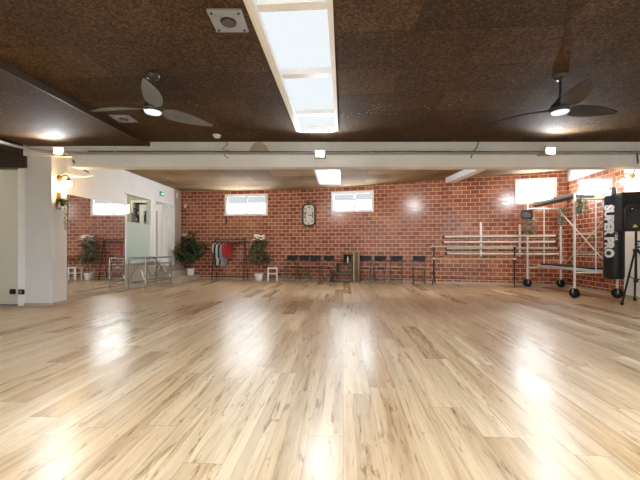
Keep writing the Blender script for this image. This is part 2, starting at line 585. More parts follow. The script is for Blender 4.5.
W1 = win_rect(WBL, 225.5, 194.7, 267.3, 215.2)
W2u0, _ = WBR.hit(332, 200)
W2u1, _ = WBR.hit(373.3, 200)
W2 = (W2u0, W2u1, 2.19, 2.83)
W3u0, _ = WBR.hit(515.5, 190)
W3u1, _ = WBR.hit(556, 190)
W3 = (W3u0, W3u1, WBR.hit(536, 203.5)[1], WBR.hit(536, 178.7)[1])
TH = 0.22
o = WBL.mesh(0, 3.4, TH, [W1]).build('wall_back', 'brick', None, WBL.p0, WBL.rz, smooth=False)
struct(o, 'red brick back wall behind the clothes rack', 'wall')
o = WBR.mesh(0, 3.4, TH, [W2, W3]).build('wall_back', 'brick', None, WBR.p0, WBR.rz, smooth=False)
struct(o, 'red brick wall behind the folding chairs and barres', 'wall')


def window(name, w, rect, label, muntin=0.5, blind=0.0, ft=0.075):
    u0, u1, z0, z1 = rect
    t = thing(name, label, 'window', w.pt((u0 + u1) / 2, z0), w.rz, kind='structure')
    W, H = u1 - u0, z1 - z0
    fr = MB()
    hw = W / 2
    fr.bb(-hw - .015, hw + .015, -0.03, 0.1, 0 - .01, ft)
    fr.bb(-hw - .015, hw + .015, -0.03, 0.1, H - ft, H + .01)
    fr.bb(-hw - .015, -hw + ft, -0.03, 0.1, ft, H - ft)
    fr.bb(hw - ft, hw + .015, -0.03, 0.1, ft, H - ft)
    fr.build('window_frame', 'frame', t, smooth=False)
    mx = -hw + W * muntin
    MB().bb(mx - .035, mx + .035, 0.0, 0.1, ft, H - ft).build('mullion', 'frame', t, smooth=False)
    for a, b in ((-hw + ft, mx - .035), (mx + .035, hw - ft)):
        zt = H - ft - (H - 2 * ft) * blind
        MB().bb(a, b, 0.05, 0.08, ft, zt).build('pane', 'sky_win', t, smooth=False)
        if blind:
            MB().bb(a, b, 0.045, 0.08, zt, H - ft).build('roller_blind', 'blind', t, smooth=False)
    return t


window('window_1', WBL, W1, 'white framed window high on the brick wall above the clothes rack', 0.5, 0.42)
window('window_2', WBR, W2, 'white framed window high on the brick wall right of the clock', 0.55, 0.42)
window('window_3', WBR, W3, 'white framed window high on the brick wall above the scaffold', 0.47, 0.0)

# right wall: brick up to a white plaster band, then white plaster towards the viewer
ub = (9.59 - 7.5) / (9.59 - 6.3) * WR.len
WR.mesh(0, 2.87, TH, (), 0.0, ub).build('wall_right', 'brick', None, WR.p0, WR.rz, smooth=False)
struct(bpy.data.objects['wall_right'], 'red brick side wall behind the scaffold', 'wall')
mb = WR.mesh(2.87, 3.4, TH, (), 0.0, ub)
mb.bb(ub, WR.len, 0, TH, 0, 3.4)
mb.build('trim_1', 'white', None, WR.p0, WR.rz, smooth=False)
struct(bpy.data.objects['trim_1'], 'white plaster beside and above the brick side wall', 'wall')
mb = MB()
mb.bb(rx(6.3), rx(6.3) + TH, -5.2, 6.3, 0, 3.2)
struct(mb.build('wall_right', 'white', smooth=False), 'white plaster side wall nearest the viewer on the right', 'wall')
mb = MB()
mb.bb(-8.6, -8.4, -5.2, 12.6, 0, 3.4)
struct(mb.build('wall_left', 'white', smooth=False), 'white plaster wall at the far left behind the glass door', 'wall')

# rear wall behind the viewer
mb = MB()
mb.bb(-8.6, 6.8, -5.2, -5.0, 0, 3.2)
struct(mb.build('wall_rear', 'white', smooth=False), 'white wall behind the viewer', 'wall')

# left wall: mirror wall, then glazed partition with the doorway
ZF = 0.50
gA, gB, dA, dB, sA, sB = lu(8.81), lu(10.05), lu(10.24), lu(11.02), lu(11.2), lu(11.48)
holes = [(gA, gB, 0.66, 2.46), (dA, dB, ZF, 2.46), (sA, sB, 0.95, 2.46)]
o = WL.mesh(0, 3.4, 0.14, holes).build('wall_left', 'white', None, WL.p0, WL.rz, smooth=False)
struct(o, 'white wall holding the mirror and the glazed doorway', 'wall')
# beige end pier next to the brick wall
o = WL.mesh(0, 3.0, 0.02, (), lu(11.5), lu(11.97)).build('trim_2', 'beige', None, WL.pt(0, 0, 0.021), WL.rz, smooth=False)
struct(o, 'beige plaster pier in the corner beside the doorway', 'wall')
o = WL.mesh(0, 0.66, 0.02, (), gA + 0.02, lu(10.5)).build('trim_3', 'concrete', None, WL.pt(0, 0, 0.021), WL.rz, smooth=False)
struct(o, 'beige stone dado under the frosted glass', 'wall')
# baseboards
WL.mesh(0, 0.075, 0.02, (), 0.13, lu(8.80)).build('baseboard_left', 'tan', None, WL.pt(0, 0, 0.021), WL.rz, smooth=False)
WBL.mesh(0, 0.06, 0.015, (), 0.58, WBL.len).build('baseboard_back', 'tan', None, WBL.pt(0, 0, 0.016), WBL.rz, smooth=False)
WBR.mesh(0, 0.06, 0.015).build('baseboard_back', 'tan', None, WBR.pt(0, 0, 0.016), WBR.rz, smooth=False)
WR.mesh(0, 0.06, 0.015).build('baseboard_right', 'tan', None, WR.pt(0, 0, 0.016), WR.rz, smooth=False)
for n in ('baseboard_left', 'baseboard_back', 'baseboard_back.001', 'baseboard_right'):
    struct(bpy.data.objects[n])

# glazed partition frames
def glazing(name, u0, u1, z0, z1, label, ft=0.06):
    t = thing(name, label, 'window', WL.pt((u0 + u1) / 2, z0), WL.rz, kind='structure')
    h, H = (u1 - u0) / 2, z1 - z0
    f = MB()
    f.bb(-h, h, -.03, .1, H - ft, H).bb(-h, h, -.03, .1, 0, ft).bb(-h, -h + ft * .5, -.03, .1, ft, H - ft).bb(h - ft, h, -.03, .1, ft, H - ft)
    f.build('window_frame', 'frame', t, smooth=False)
    return t, h, H


t, h, H = glazing('window_8', gA, gB, 0.66, 2.46, 'interior window with frosted lower glass beside the doorway', 0.04)
MB().bb(-h + .02, h - .04, .02, .035, .04, 1.06).build('frosted_pane', 'frost', t, smooth=False)
MB().bb(-h + .02, h - .04, .02, .03, 1.06, H - .04).build('clear_pane', 'glass', t, smooth=False)
t, h, H = glazing('window_9', sA, sB, 0.95, 2.46, 'narrow white framed sidelight right of the doorway', 0.06)
MB().bb(-h + .03, h - .06, .03, .04, .06, H - .06).build('clear_pane', 'glass', t, smooth=False)
t = thing('door_1', 'white framed doorway at the top of the steps with its door standing open', 'door', WL.pt((dA + dB) / 2, ZF), WL.rz, kind='structure')
h, H = (dB - dA) / 2, 2.46 - ZF
f = MB()
f.bb(-h - .05, -h + .03, -.03, .15, 0, H + .05).bb(h - .03, h + .05, -.03, .15, 0, H + .05).bb(-h + .03, h - .03, -.03, .15, H - .03, H + .05)
f.build('door_frame', 'frame', t, smooth=False)
lf = MB()
rot = Matrix.Rotation(R(88), 3, 'Z')
# leaf swung into the side room, hinged on the right jamb
lf.bb(h - .08, h - .04, .15, .85, .02, .22).bb(h - .08, h - .04, .15, .85, H - .25, H - .05).bb(h - .08, h - .04, .15, .27, .22, H - .25).bb(h - .08, h - .04, .73, .85, .22, H - .25)
leaf = lf.build('door_leaf', 'frame', t, smooth=False)
MB().bb(h - .068, h - .055, .27, .73, .22, H - .25).build('door_glass', 'glass', leaf, smooth=False)
MB().tube([(h - .08, .79, .98), (h - .13, .79, .98), (h - .13, .68, .98)], .011, 8).build('door_handle', 'steel', leaf)

# side room behind the partition
mb = MB()
mb.bb(-8.4, lx(9) - .15, 8.62, 12.6, 0, ZF)
mb.bb(lx(10.3) - .22, lx(10.3) - .135, 10.3, 11.0, 0, ZF)
struct(mb.build('floor', 'concrete', smooth=False), 'raised floor of the side room', 'floor')
mb = MB()
mb.bb(-8.4, -4.96, 12.4, 12.6, ZF, 3.4)
mb.bb(-8.4, lx(8.7) - .14, 8.5, 8.62, 0, 3.4)
struct(mb.build('wall_side', 'beige', smooth=False), 'beige wall at the end of the side room', 'wall')
mb = MB()
mb.bb(-8.4, -5.2, 6.55, 12.5, 3.05, 3.15)
struct(mb.build('ceiling', 'white', smooth=False), 'white ceiling of the side room', 'ceiling')

# shelf cabinet in the side room
c = at(144, 222, 12.4)
t = thing('display_shelf', 'dark wall shelf in a white surround seen through the clear upper glass', 'shelf', (c.x, 12.38, c.z))
cw, chh = 0.27, 0.66
MB().bb(-cw - .07, -cw, -.22, 0, -1.0, chh + .07).bb(cw, cw + .07, -.22, 0, -1.0, chh + .07).bb(-cw, cw, -.22, 0, chh, chh + .07).build('surround', 'frame', t, smooth=False)
MB().bb(-cw, cw, -.03, 0, 0, chh).build('back_panel', 'darkwood', t, smooth=False)
for z in (0.0, .22, .44):
    MB().bb(-cw, cw, -.2, -.03, z, z + .025).build('shelf_board', 'darkwood', t, smooth=False)
random.seed(5)
for k in range(7):
    zz = .025 + .22 * (k % 3)
    xx = -cw + .07 + .068 * k
    b = MB().lathe([(.022, 0), (.026, .02), (.024, .08), (.01, .1), (.011, .125)], seg=10).build('jar', ['pot', 'pale_cloth', 'copper', 'charcoal'][k % 4], None, (c.x + xx, 12.27, c.z + zz + .001))
    tag(b, 'small jar on the dark shelf in the side room', 'jar', 'jars on the side room shelf')
t = thing('coat_stand', 'slim dark coat stand in the side room left of the shelf', 'coat stand', (at(132, 222, 12.0).x, 12.0, ZF))
MB().tube([(0, 0, .03), (0, 0, 1.75)], .02).build('pole', 'darkwood', t)
MB().lathe([(.17, 0), (.17, .03), (.03, .05)], seg=20).build('base', 'darkwood', t)
for k in range(3):
    a = k * 2.1
    MB().tube([(0, 0, 1.68), (.09 * math.cos(a), .09 * math.sin(a), 1.7), (.12 * math.cos(a), .12 * math.sin(a), 1.78)], .01, 8).build('hook', 'darkwood', t)


def lamp(kind, name, loc, energy, color=(1, 1, 1), size=0.1, parent=None, rot=None, spot=None, blend=0.6):
    l = bpy.data.lights.new(name, kind)
    l.energy = energy
    l.color = color
    if kind == 'AREA':
        l.size = size
    else:
        l.shadow_soft_size = size
    if kind == 'SPOT':
        l.spot_size = spot or R(120)
        l.spot_blend = blend
    o = bpy.data.objects.new(name, l)
    COL.objects.link(o)
    o.location = loc
    if rot:
        o.rotation_euler = rot
    if parent:
        o.parent = parent
    return o


lamp('POINT', 'side_room_fill', (-6.6, 10.6, 2.8), 13, (1, .9, .76), .12)  # unseen point light added to brighten the side room
lamp('POINT', 'entrance_fill', (-7.0, 7.6, 2.8), 30, (1, .92, .76), .12)  # unseen point light added to brighten the space behind the glass door

# steps
st = thing('entry_steps', 'three beige stone steps leading up to the white doorway', 'steps', WL.pt(lu(10.5), 0), WL.rz)
Ls = lu(11.92) - lu(10.5)
for k, (z0, z1, w) in enumerate(((0, .167, .62), (.168, .335, .37), (.336, .50, .12))):
    mb = MB()
    x0 = 0.0
    # lowest tread widens towards the brick wall
    ex = .10 if k == 0 else 0.03
    pl = [(x0, -.024), (Ls - .02, -.024), (Ls - .02, -w - ex), (x0, -w)]
    mb.slab([(p[0], p[1], z0) for p in pl], z1 - z0)
    mb.build('step', 'concrete', st, smooth=False)

# mirror
mt = thing('wall_mirror', 'large frameless wall mirror reflecting the brick wall and clothes rack', 'mirror', WL.pt(0, 0, .002), WL.rz)
for a, b in ((lu(6.86), lu(7.675)), (lu(7.682), lu(8.79))):
    MB().bb(a, b, -.012, 0, .085, 2.11).build('mirror_panel', 'mirror', mt, smooth=False)

# ------------------------------------------------------------------ pillar, beam, ceilings
mb = MB()
mb.bb(-5.34, -4.86, 6.34, 6.72, 0, 3.0)
struct(mb.build('trim_4', 'grey_white', smooth=False), 'white square pillar beside the glass door', 'pillar')
mb = MB()
mb.bb(-5.355, -4.845, 6.325, 6.34, 0, .055).bb(-4.86, -4.845, 6.34, 6.86, 0, .055)
struct(mb.build('baseboard_pillar', 'tan', smooth=False))

BY = 6.2
mb = MB()
mb.bb(-4.4, rx(6.3), BY, BY + .22, 2.485, 2.705, .008)
struct(mb.build('trim_5', 'beam', smooth=False), 'long white beam crossing the room below the ceiling', 'beam')
mb = MB()
mb.bb(-5.3, rx(6.3), BY + .05, BY + .22, 2.705, 3.2)
struct(mb.build('trim_6', 'fascia', smooth=False), 'white fascia between the beam and the cork ceiling', 'wall')

ZC = 2.945
def ceil_x(u, Y): return 1.0022 * u + .0665 * Y
ceil = MB()
US = -0.405
def cquad(u0, u1, Y0, Y1, z, th=.2):
    pts = [(ceil_x(u0, Y0) if u0 > -8.5 else -8.6, Y0, z), (ceil_x(u1, Y0) if u1 < 8 else 6.9, Y0, z),
           (ceil_x(u1, Y1) if u1 < 8 else 6.9, Y1, z), (ceil_x(u0, Y1) if u0 > -8.5 else -8.6, Y1, z)]
    ceil.slab(pts, th)
SY0, SY1 = -3.2, 5.68
HWk = .325
for a, b, c_ in ((-3.47, US - HWk, -2.5), (US + HWk, 9, 2.6)):
    cquad(a, b, -5.2, -4.4, ZC)
    cquad(a, b, .9, BY + .06, ZC)
    cquad(a, c_ - .6, -4.4, .9, ZC)
    cquad(c_ + .6, b, -4.4, .9, ZC)
cquad(US - HWk, US + HWk, -5.2, SY0, ZC)
cquad(US - HWk, US + HWk, SY1, BY + .06, ZC)
cquad(-5.62, -3.47, -5.2, BY + .06, ZC - .075, .28)
cquad(-9, -5.62, -5.2, 6.6, ZC + .05)
stp = MB()  # dark strip laid over the ceiling's step face
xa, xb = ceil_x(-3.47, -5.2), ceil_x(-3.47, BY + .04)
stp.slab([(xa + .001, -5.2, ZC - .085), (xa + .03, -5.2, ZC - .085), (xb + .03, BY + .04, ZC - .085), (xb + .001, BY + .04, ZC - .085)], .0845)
struct(stp.build('trim_13', 'darkwood', smooth=False), 'dark strip along the step in the cork ceiling', 'trim')
struct(ceil.build('ceiling', 'cork', smooth=False), 'dark brown cork board ceiling over the front of the room', 'ceiling')

zl = 2.99
back = MB()
def zb(x, y):
    return 2.985
pts = {'a': (-5.2, BY + .2, 3.02), 'A': (-4.9, 12.1, 2.995), 'B': (-.99, 11.68, 2.965), 'C': (6.95, 9.7, 3.17), 'e': (6.7, BY + .2, 3.12)}
sk0, sk1 = 6.5, 10.5
def skx(u, Y): return ceil_x(u, Y)
def lerp3(p, q, t): return tuple(p[i] + (q[i] - p[i]) * t for i in range(3))
lz, rz_ = 2.975, 2.985
sl = [(skx(US - HWk, sk0 - .1), sk0 - .1, 2.99), (skx(US - HWk, sk1), sk1, 2.965)]
sr = [(skx(US + HWk, sk0 - .1), sk0 - .1, 2.99), (skx(US + HWk, sk1), sk1, 2.965)]
b2 = (-.1, 11.45, 2.96)
back.slab([pts['a'], sl[0], sl[1], pts['B'], pts['A']], .15)
back.slab([sl[1], sr[1], (0.9, 11.2, 3.0), pts['B']], .15)
back.slab([sr[0], pts['e'], pts['C'], (0.9, 11.2, 3.0), sr[1]], .15)
bmesh.ops.triangulate(back.bm, faces=back.bm.faces)
struct(back.build('ceiling', 'backceil', smooth=False), 'board ceiling beyond the beam, its brighter light put into the tan colour', 'ceiling')


def skylight(name, Y0, Y1, z, bars, label, mat, US=US, HWk=HWk):
    t = thing(name, label, 'skylight', (ceil_x(US, (Y0 + Y1) / 2), (Y0 + Y1) / 2, z), R(-3.8), kind='structure')
    L = (Y1 - Y0) / 2
    h = HWk
    f = MB()
    for sx in (-1, 1):
        f.bb(sx * h, sx * (h - .045), -L, L, -.02, .05)
        f.bb(sx * h, sx * (h - .015), -L, L, .05, .19)
    f.bb(-h, h, L - .05, L, -.02, .05).bb(-h, h, L - .02, L, .05, .19).bb(-h, h, -L, -L + .05, -.02, .05).bb(-h, h, -L, -L + .02, .05, .19)
    f.build('window_frame', 'frame', t, smooth=False)
    for Y in bars:
        MB().bb(-h + .045, h - .045, Y - (Y0 + Y1) / 2 - .045, Y - (Y0 + Y1) / 2 + .045, .03, .10).build('glazing_bar', 'frame', t, smooth=False)
    ed = [Y0 + .02] + list(bars) + [Y1 - .02]
    for a, b in zip(ed, ed[1:]):
        MB().bb(-h + .016, h - .016, a - (Y0 + Y1) / 2, b - (Y0 + Y1) / 2, .10, .12).build('pane', mat, t, smooth=False)
    return t


skylight('window_4', SY0, SY1, ZC, [-2.7, -1.6, -.5, .6, 1.7, 2.80, 3.92, 5.08], 'long white framed skylight in the cork ceiling', 'sky_roof')
skylight('window_5', sk0, sk1, 2.975, [7.6, 8.7, 9.8], 'white framed skylight in the ceiling beyond the beam', 'sky_back')
skylight('added_skylight_left', -4.4, 0.9, ZC, [-3.1, -1.8, -.5], 'added unseen wide skylight behind the viewer on the left', 'rear_fill', -2.5, .6)  # unseen skylights added behind the viewer to brighten the room
skylight('added_skylight_right', -4.4, 0.9, ZC, [-3.1, -1.8, -.5], 'added unseen wide skylight behind the viewer on the right', 'rear_fill', 2.6, .6)
# wooden edging along the front skylight's left side
mb = MB()
x0, x1 = ceil_x(US - HWk - .03, SY0), ceil_x(US - HWk - .03, SY1)
mb.slab([(x0, SY0, ZC - .012), (x0 + .028, SY0, ZC - .012), (x1 + .028, SY1, ZC - .012), (x1, SY1, ZC - .012)], .02)
struct(mb.build('trim_7', 'railwood', smooth=False), 'thin wooden edging along the left of the skylight', 'trim')

# diagonal white joist beyond the beam
mb = MB()
mb.slab([(3.81, 6.43, 2.89), (4.03, 6.43, 2.89), (3.82, 9.98, 2.90), (3.60, 10.04, 2.90)], .26)
o = mb.build('trim_8', 'frame', smooth=False)
struct(o, 'white joist running back from the beam to the brick wall', 'beam')

# dark timber over the glass door
mb = MB()
mb.bb(-8.4, -5.30, 6.30, 6.52, 2.50, 2.80)
struct(mb.build('trim_9', 'darkwood', smooth=False), 'dark timber lintel above the glass door', 'beam')
mb = MB()
mb.bb(-8.4, -5.345, 6.34, 6.5, 2.80, 3.2)
struct(mb.build('trim_10', 'darkwood', smooth=False))
mb = MB()
mb.bb(-5.62, -5.36, 3.2, 6.29, 2.78, 2.865)
struct(mb.build('trim_11', 'darkwood', smooth=False), 'dark timber batten along the edge of the cork ceiling', 'beam')

# glass door and its white post
mb = MB()
mb.bb(-5.49, -5.345, 6.36, 6.46, 0, 2.499)
struct(mb.build('trim_12', 'frame', smooth=False), 'white post between the glass door and the pillar', 'post')
t = thing('door_2', 'frameless greenish glass door left of the white pillar', 'door', (-5.5, 6.40, 0), kind='structure')
MB().bb(-2.0, -.01, -.006, .006, .02, 2.48).build('door_glass', 'doorglass', t, smooth=False)
lk = MB().bb(-.15, -.06, -.035, .03, .21, .30, .006)
lk.tube([(-.105, -.05, .255), (-.105, -.035, .255)], .022, 14)
lk.build('lock', 'black', t)
MB().bb(-2.0, -.01, -.012, .012, 0.004, .02).build('bottom_seal', 'charcoal', t, smooth=False)
t = thing('lock_keeper', 'black lock keeper on the white post beside the glass door', 'lock', (-5.41, 6.36, .21))
MB().bb(-.05, .045, -.03, -.001, 0, .09, .006).build('keeper_body', 'black', t)
MB().lathe([(.02, 0), (.02, .012)], (0, -.03, .045), 14, Matrix.Rotation(R(90), 3, 'X')).build('keyhole_cylinder', 'steel', t)

# ------------------------------------------------------------------ conduit and fittings on the beam
t = thing('conduit_pipe', 'long grey conduit running along the beam and curving away at the left', 'pipe', (0, 0, 0))
path = [(-5.22, 1.5, 2.80), (-5.24, 5.2, 2.79)]
for k in range(9):
    a = k / 8
    path.append((-5.24 + .7 * a * a, 5.2 + .92 * (1 - (1 - a) ** 2), 2.79 - .07 * a))
path += [(-4.2, 6.16, 2.722), (0, 6.165, 2.722), (6.2, 6.165, 2.722)]
MB().tube(path, .024, 10).build('pipe', 'conduit', t)
for x in (-3.6, -1.9, -.55, .9, 2.4, 4.0, 5.2):
    MB().bb(x - .012, x + .012, 6.138, 6.245, 2.705, 2.752).build('clip', 'steel', t, smooth=False)
o = MB().tube([(-4.05, 6.185, 2.725), (6.1, 6.185, 2.725)], .008, 6)
tag(MB().tube([(-4.1, 6.19, 2.76), (-1, 6.19, 2.752), (2, 6.19, 2.756), (4.6, 6.19, 2.748), (5.9, 6.19, 2.755)], .009, 6).build('cable', 'cable'), 'dark cable lying along the top of the white beam', 'cable')
o.bm.free()


def floodlight(x, y, label, energy):
    p = at(x, y, 6.0)
    t = thing('floodlight', label, 'floodlight', p, group='floodlights on the beam')
    MB().bb(-.085, .085, -.02, .035, -.06, .06, .012).build('housing', 'white', t)
    MB().bb(-.07, .07, -.026, -.0205, -.045, .045).build('lens', 'led', t, smooth=False)
    MB().tube([(-.095, .01, 0), (-.095, .09, -.03), (-.095, .197, -.03), (.095, .197, -.03), (.095, .09, -.03), (.095, .01, 0)], .008, 6).build('bracket', 'steel', t)
    lamp('SPOT', 'floodlight_lamp', (0, -.06, 0), energy, (.87, .94, 1), .06, t, (R(-76), 0, 0), R(165), .5)
    return t


floodlight(59, 151, 'lit white floodlight above the white pillar at the left', 30)
floodlight(320, 154, 'lit white floodlight at the middle of the beam below the skylight', 36)
floodlight(550, 151, 'lit white floodlight at the right of the beam near the dark fan', 34)

for bx_, lb in ((-1.6, 'added unseen floodlight on the far side of the beam left of the clock'), (1.9, 'added unseen floodlight on the far side of the beam above the folding chairs'), (5.35, 'added unseen floodlight on the far side of the beam facing the scaffold')):  # unseen floodlights added to brighten the back; two match wall highlights
    t = thing('floodlight', lb, 'floodlight', (bx_, BY + .30, 2.80), R(180), group='added floodlights behind the beam')
    MB().bb(-.11, .11, -.02, .035, -.08, .08, .012).build('housing', 'white', t)
    MB().bb(-.10, .10, -.026, -.0205, -.07, .07).build('lens', 'led_added', t, smooth=False)
    MB().tube([(-.12, .01, 0), (-.12, .079, 0), (.12, .079, 0), (.12, .01, 0)], .008, 6).build('bracket', 'steel', t)
    lamp('SPOT', 'floodlight_lamp', (0, -.06, 0), 48, (.86, .93, 1), .06, t, (R(-88), 0, 0), R(165), .5)

# tan patch set flat on the fascia
p = at(260, 155, BY + .05)
o = MB().prism([(-.21, 0), (-.17, .1), (-.1, .19), (-.03, .215), (.05, .2), (.12, .12), (.19, 0)], -.004, 0).build('tan_patch', 'patch_tan', None, (p.x, BY + .049, 2.735), smooth=False)
tag(o, 'tan patch on the white fascia above the conduit', 'patch')

# smoke detector and loose wires
p = at(217.5, 134, 5.9)
t = thing('smoke_detector', 'small round white detector on the cork ceiling left of the skylight', 'detector', (p.x, 5.87, ZC))
MB().lathe([(.045, -.045), (.06, -.03), (.062, -.012), (.055, -.001)], seg=20).build('cap', 'pot', t)
MB().lathe([(.07, -.011), (.07, 0)], seg=20).build('base_ring', 'pot', t)
pts_ = [at(224, 140.5, 6.18), at(228, 144, 6.17), at(222, 149, 6.17), at(229, 151, 6.17), at(224, 155, 6.17), at(228, 158, 6.17)]
tag(MB().tube(pts_, .009, 6).build('loose_wire', 'redcable'), 'dark red loose wire hanging on the fascia near the detector', 'wire')
pts_ = [at(479, 141, 6.18), at(477, 147, 6.16), at(473, 152, 6.16), at(471, 158, 6.17)]
tag(MB().tube(pts_, .009, 6).build('loose_wire', 'cable'), 'black loose wire hanging on the fascia right of the middle floodlight', 'wire')
pts_ = [at(637, 153, 6.15), at(638, 162, 6.15), at(634, 171, 6.5), at(633, 174, 6.9)]
tag(MB().tube(pts_, .012, 6).build('loose_wire', 'cable'), 'black loose wire hanging at the far right end of the beam', 'wire')
pts_ = [at(73, 160, 6.1), at(76, 166, 6.3), at(82, 169, 6.6), at(89, 172.5, 6.7)]
tag(MB().tube(pts_, .012, 6).build('loose_wire', 'cable'), 'black loose wire drooping beside the top of the white pillar', 'wire')


# recessed ceiling plates
def ceiling_plate(loc, size, label, z):
    t = thing('ceiling_plate', label, 'light fitting', (loc[0], loc[1], z), 0)
    h = size / 2
    MB().bb(-h, h, -h, h, -.02, -.001, .004).build('plate', 'plate', t)
    MB().bb(-h - .015, h - .02, h - .03, h + .02, -.019, -.001).build('backing', 'darkwood', t, smooth=False)
    MB().lathe([(.062, -.028), (.066, -.0205)], seg=24).build('rim', 'charcoal', t)
    MB().lathe([(.045, -.034), (.05, -.0285)], seg=24).build('lens', 'darklens', t)
    for sx in (-1, 1):
        for sy in (-1, 1):
            MB().lathe([(.009, -.027), (.011, -.0205)], (sx * h * .78, sy * h * .78, 0), 10).build('screw', 'charcoal', t)
    return t


ceiling_plate((-.76, 2.905), .28, 'square metal ceiling plate with round dark lens left of the skylight', ZC)
ceiling_plate((-2.86, 5.1), .27, 'square metal ceiling plate behind the grey left fan', ZC)


# ------------------------------------------------------------------ ceiling fans
def blade_mb(L=.66):
    mb = MB()
    n = 10
    rows = []
    for i in range(n + 1):
        t = i / n
        x = .06 + (L - .0) * t
        w = .06 + .135 * math.sin(PI * min(1, t * .95 + .12)) ** .8 if t < .97 else .03
        if t < .12:
            w = .06 + .35 * t
        off = .05 * math.sin(PI * t) * .6
        zc = .01 * math.sin(PI * t)
        tw = -R(20) * (1 - .55 * t)
        row = []
        for s_ in (-1, -.4, .4, 1):
            yy = s_ * w / 2
            row.append((Vector((x, off + yy * math.cos(tw), zc + yy * math.sin(tw) - .012 * (1 - s_ * s_) * -1))))
        rows.append(row)
    th = .008
    top = [[mb.bm.verts.new(p + Vector((0, 0, th / 2))) for p in r] for r in rows]
    bot = [[mb.bm.verts.new(p - Vector((0, 0, th / 2))) for p in r] for r in rows]
    for i in range(n):
        for j in range(3):
            mb.bm.faces.new((top[i][j], top[i + 1][j], top[i + 1][j + 1], top[i][j + 1]))
            mb.bm.faces.new((bot[i][j], bot[i][j + 1], bot[i + 1][j + 1], bot[i + 1][j]))
        mb.bm.faces.new((top[i][0], bot[i][0], bot[i + 1][0], top[i + 1][0]))
        mb.bm.faces.new((top[i][3], top[i + 1][3], bot[i + 1][3], bot[i][3]))
    mb.bm.faces.new([top[0][0], top[0][1], top[0][2], top[0][3], bot[0][3], bot[0][2], bot[0][1], bot[0][0]])
    mb.bm.faces.new([top[n][3], top[n][2], top[n][1], top[n][0], bot[n][0], bot[n][1], bot[n][2], bot[n][3]])
    return mb


def fan(px, drop, angs, label, bm_):
    D = F / 91.0
    t = thing('ceiling_fan', label, 'ceiling fan', ((px - CX) / 91.0, D, ZC), 0, 'ceiling fans')
    MB().lathe([(.035, -.05), (.06, -.035), (.075, -.002)], seg=24).build('canopy', 'fan', t)
    MB().tube([(0, 0, -.04), (0, 0, -drop + .07)], .014, 12).build('downrod', 'fan', t)
    MB().lathe([(.085, -drop - .03), (.105, -drop), (.09, -drop + .045), (.05, -drop + .085), (.03, -drop + .12)], seg=28).build('motor_housing', 'fan', t)
    MB().lathe([(.055, -drop - .052), (.08, -drop - .044), (.088, -drop - .0305)], seg=28).build('light_disc', 'fandisc', t)
    for a in angs:
        b = blade_mb().build('blade', bm_, t)
        b.location = (0, 0, -drop + .0)
        b.rotation_euler = (0, 0, R(a))
    return t


fan(153, .37, (-5 + 52, 175, -70), 'three bladed grey ceiling fan left of the skylight', 'fan_grey')
fan(560, .37, (8, 140, -106), 'three bladed black ceiling fan right of the skylight', 'fan')


# ------------------------------------------------------------------ clock
def rrect(w, h, r, n=6, cham=False):
    pts = []
    for cx, cy, a0 in ((w - r, h - r, 0), (-w + r, h - r, 90), (-w + r, -h + r, 180), (w - r, -h + r, 270)):
        for k in range(n + 1):
            a = R(a0 + 90 * k / n)
            pts.append((cx + r * math.cos(a), cy + r * math.sin(a)))
    return pts


u, z = WBR.hit(309, 215)
t = thing('wall_clock', 'tall dark framed clock with cream face on the brick wall', 'clock', WBR.pt(u, z, .001), WBR.rz)
fr = MB()
outer, inner = rrect(.235, .375, .16), rrect(.175, .315, .11)
rings = []
for off, oo in ((0, outer), (-.055, [(x * .97, y * .98) for x, y in outer]), (-.055, [(x * 1.05, y * 1.03) for x, y in inner]), (-.02, inner)):
    rings.append([fr.bm.verts.new((x, off, y)) for x, y in oo])
for a, b in zip(rings, rings[1:]):
    for k in range(len(a)):
        fr.bm.faces.new((a[k], a[(k + 1) % len(a)], b[(k + 1) % len(a)], b[k]))
fr.build('clock_frame', 'clockframe', t)
MB().prism(rrect(.178, .318, .112), -.02, -.001).build('clock_face', 'face', t, smooth=False)
ring = [(.05 * math.cos(2 * PI * k / 16), -.02, .405 + .05 * math.sin(2 * PI * k / 16)) for k in range(17)]
MB().tube(ring, .012, 8, cap=False).tube([(0, -.02, .36), (0, -.02, .38)], .02, 8).tube([(0, -.02, .45), (0, -.02, .50)], .014, 8, .004).build('hanging_ring', 'clockframe', t)
for k in range(1, 13):
    nm = MB()
    a = R(90 - 30 * k)
    ca, sa = math.cos(a), math.sin(a)
    rr = min(.128 / max(abs(ca), 1e-3), .258 / max(abs(sa), 1e-3))
    rr = min(rr, 1 / math.sqrt((ca / .15) ** 2 + (sa / .26) ** 2) * 1.06)
    me = text_mesh(str(k), .095, .002, .004)
    add_mesh(nm, me, Matrix.Translation((rr * ca, -.024, rr * sa)) @ Matrix.Rotation(R(90), 4, 'X'))
    nm.build('numeral', 'ink', t, smooth=False)
def hand(a, L, w):
    a = R(a)
    d = Vector((math.sin(a), 0, math.cos(a)))
    q = Vector((d.z, 0, -d.x))
    mb = MB()
    ps = [d * -.03 + q * w * .6, d * L * .7 + q * w, d * L, d * L * .7 - q * w, d * -.03 - q * w * .6]
    mb.prism([(p.x, p.z) for p in ps], -.032, -.028)
    return mb
hand(112, .10, .010).build('hour_hand', 'ink', t, smooth=False)
hand(100, .135, .007).build('minute_hand', 'ink', t, smooth=False)
MB().lathe([(.014, 0), (.012, .008)], (0, -.026, 0), 14, Matrix.Rotation(R(90), 3, 'X')).build('hub', 'ink', t)


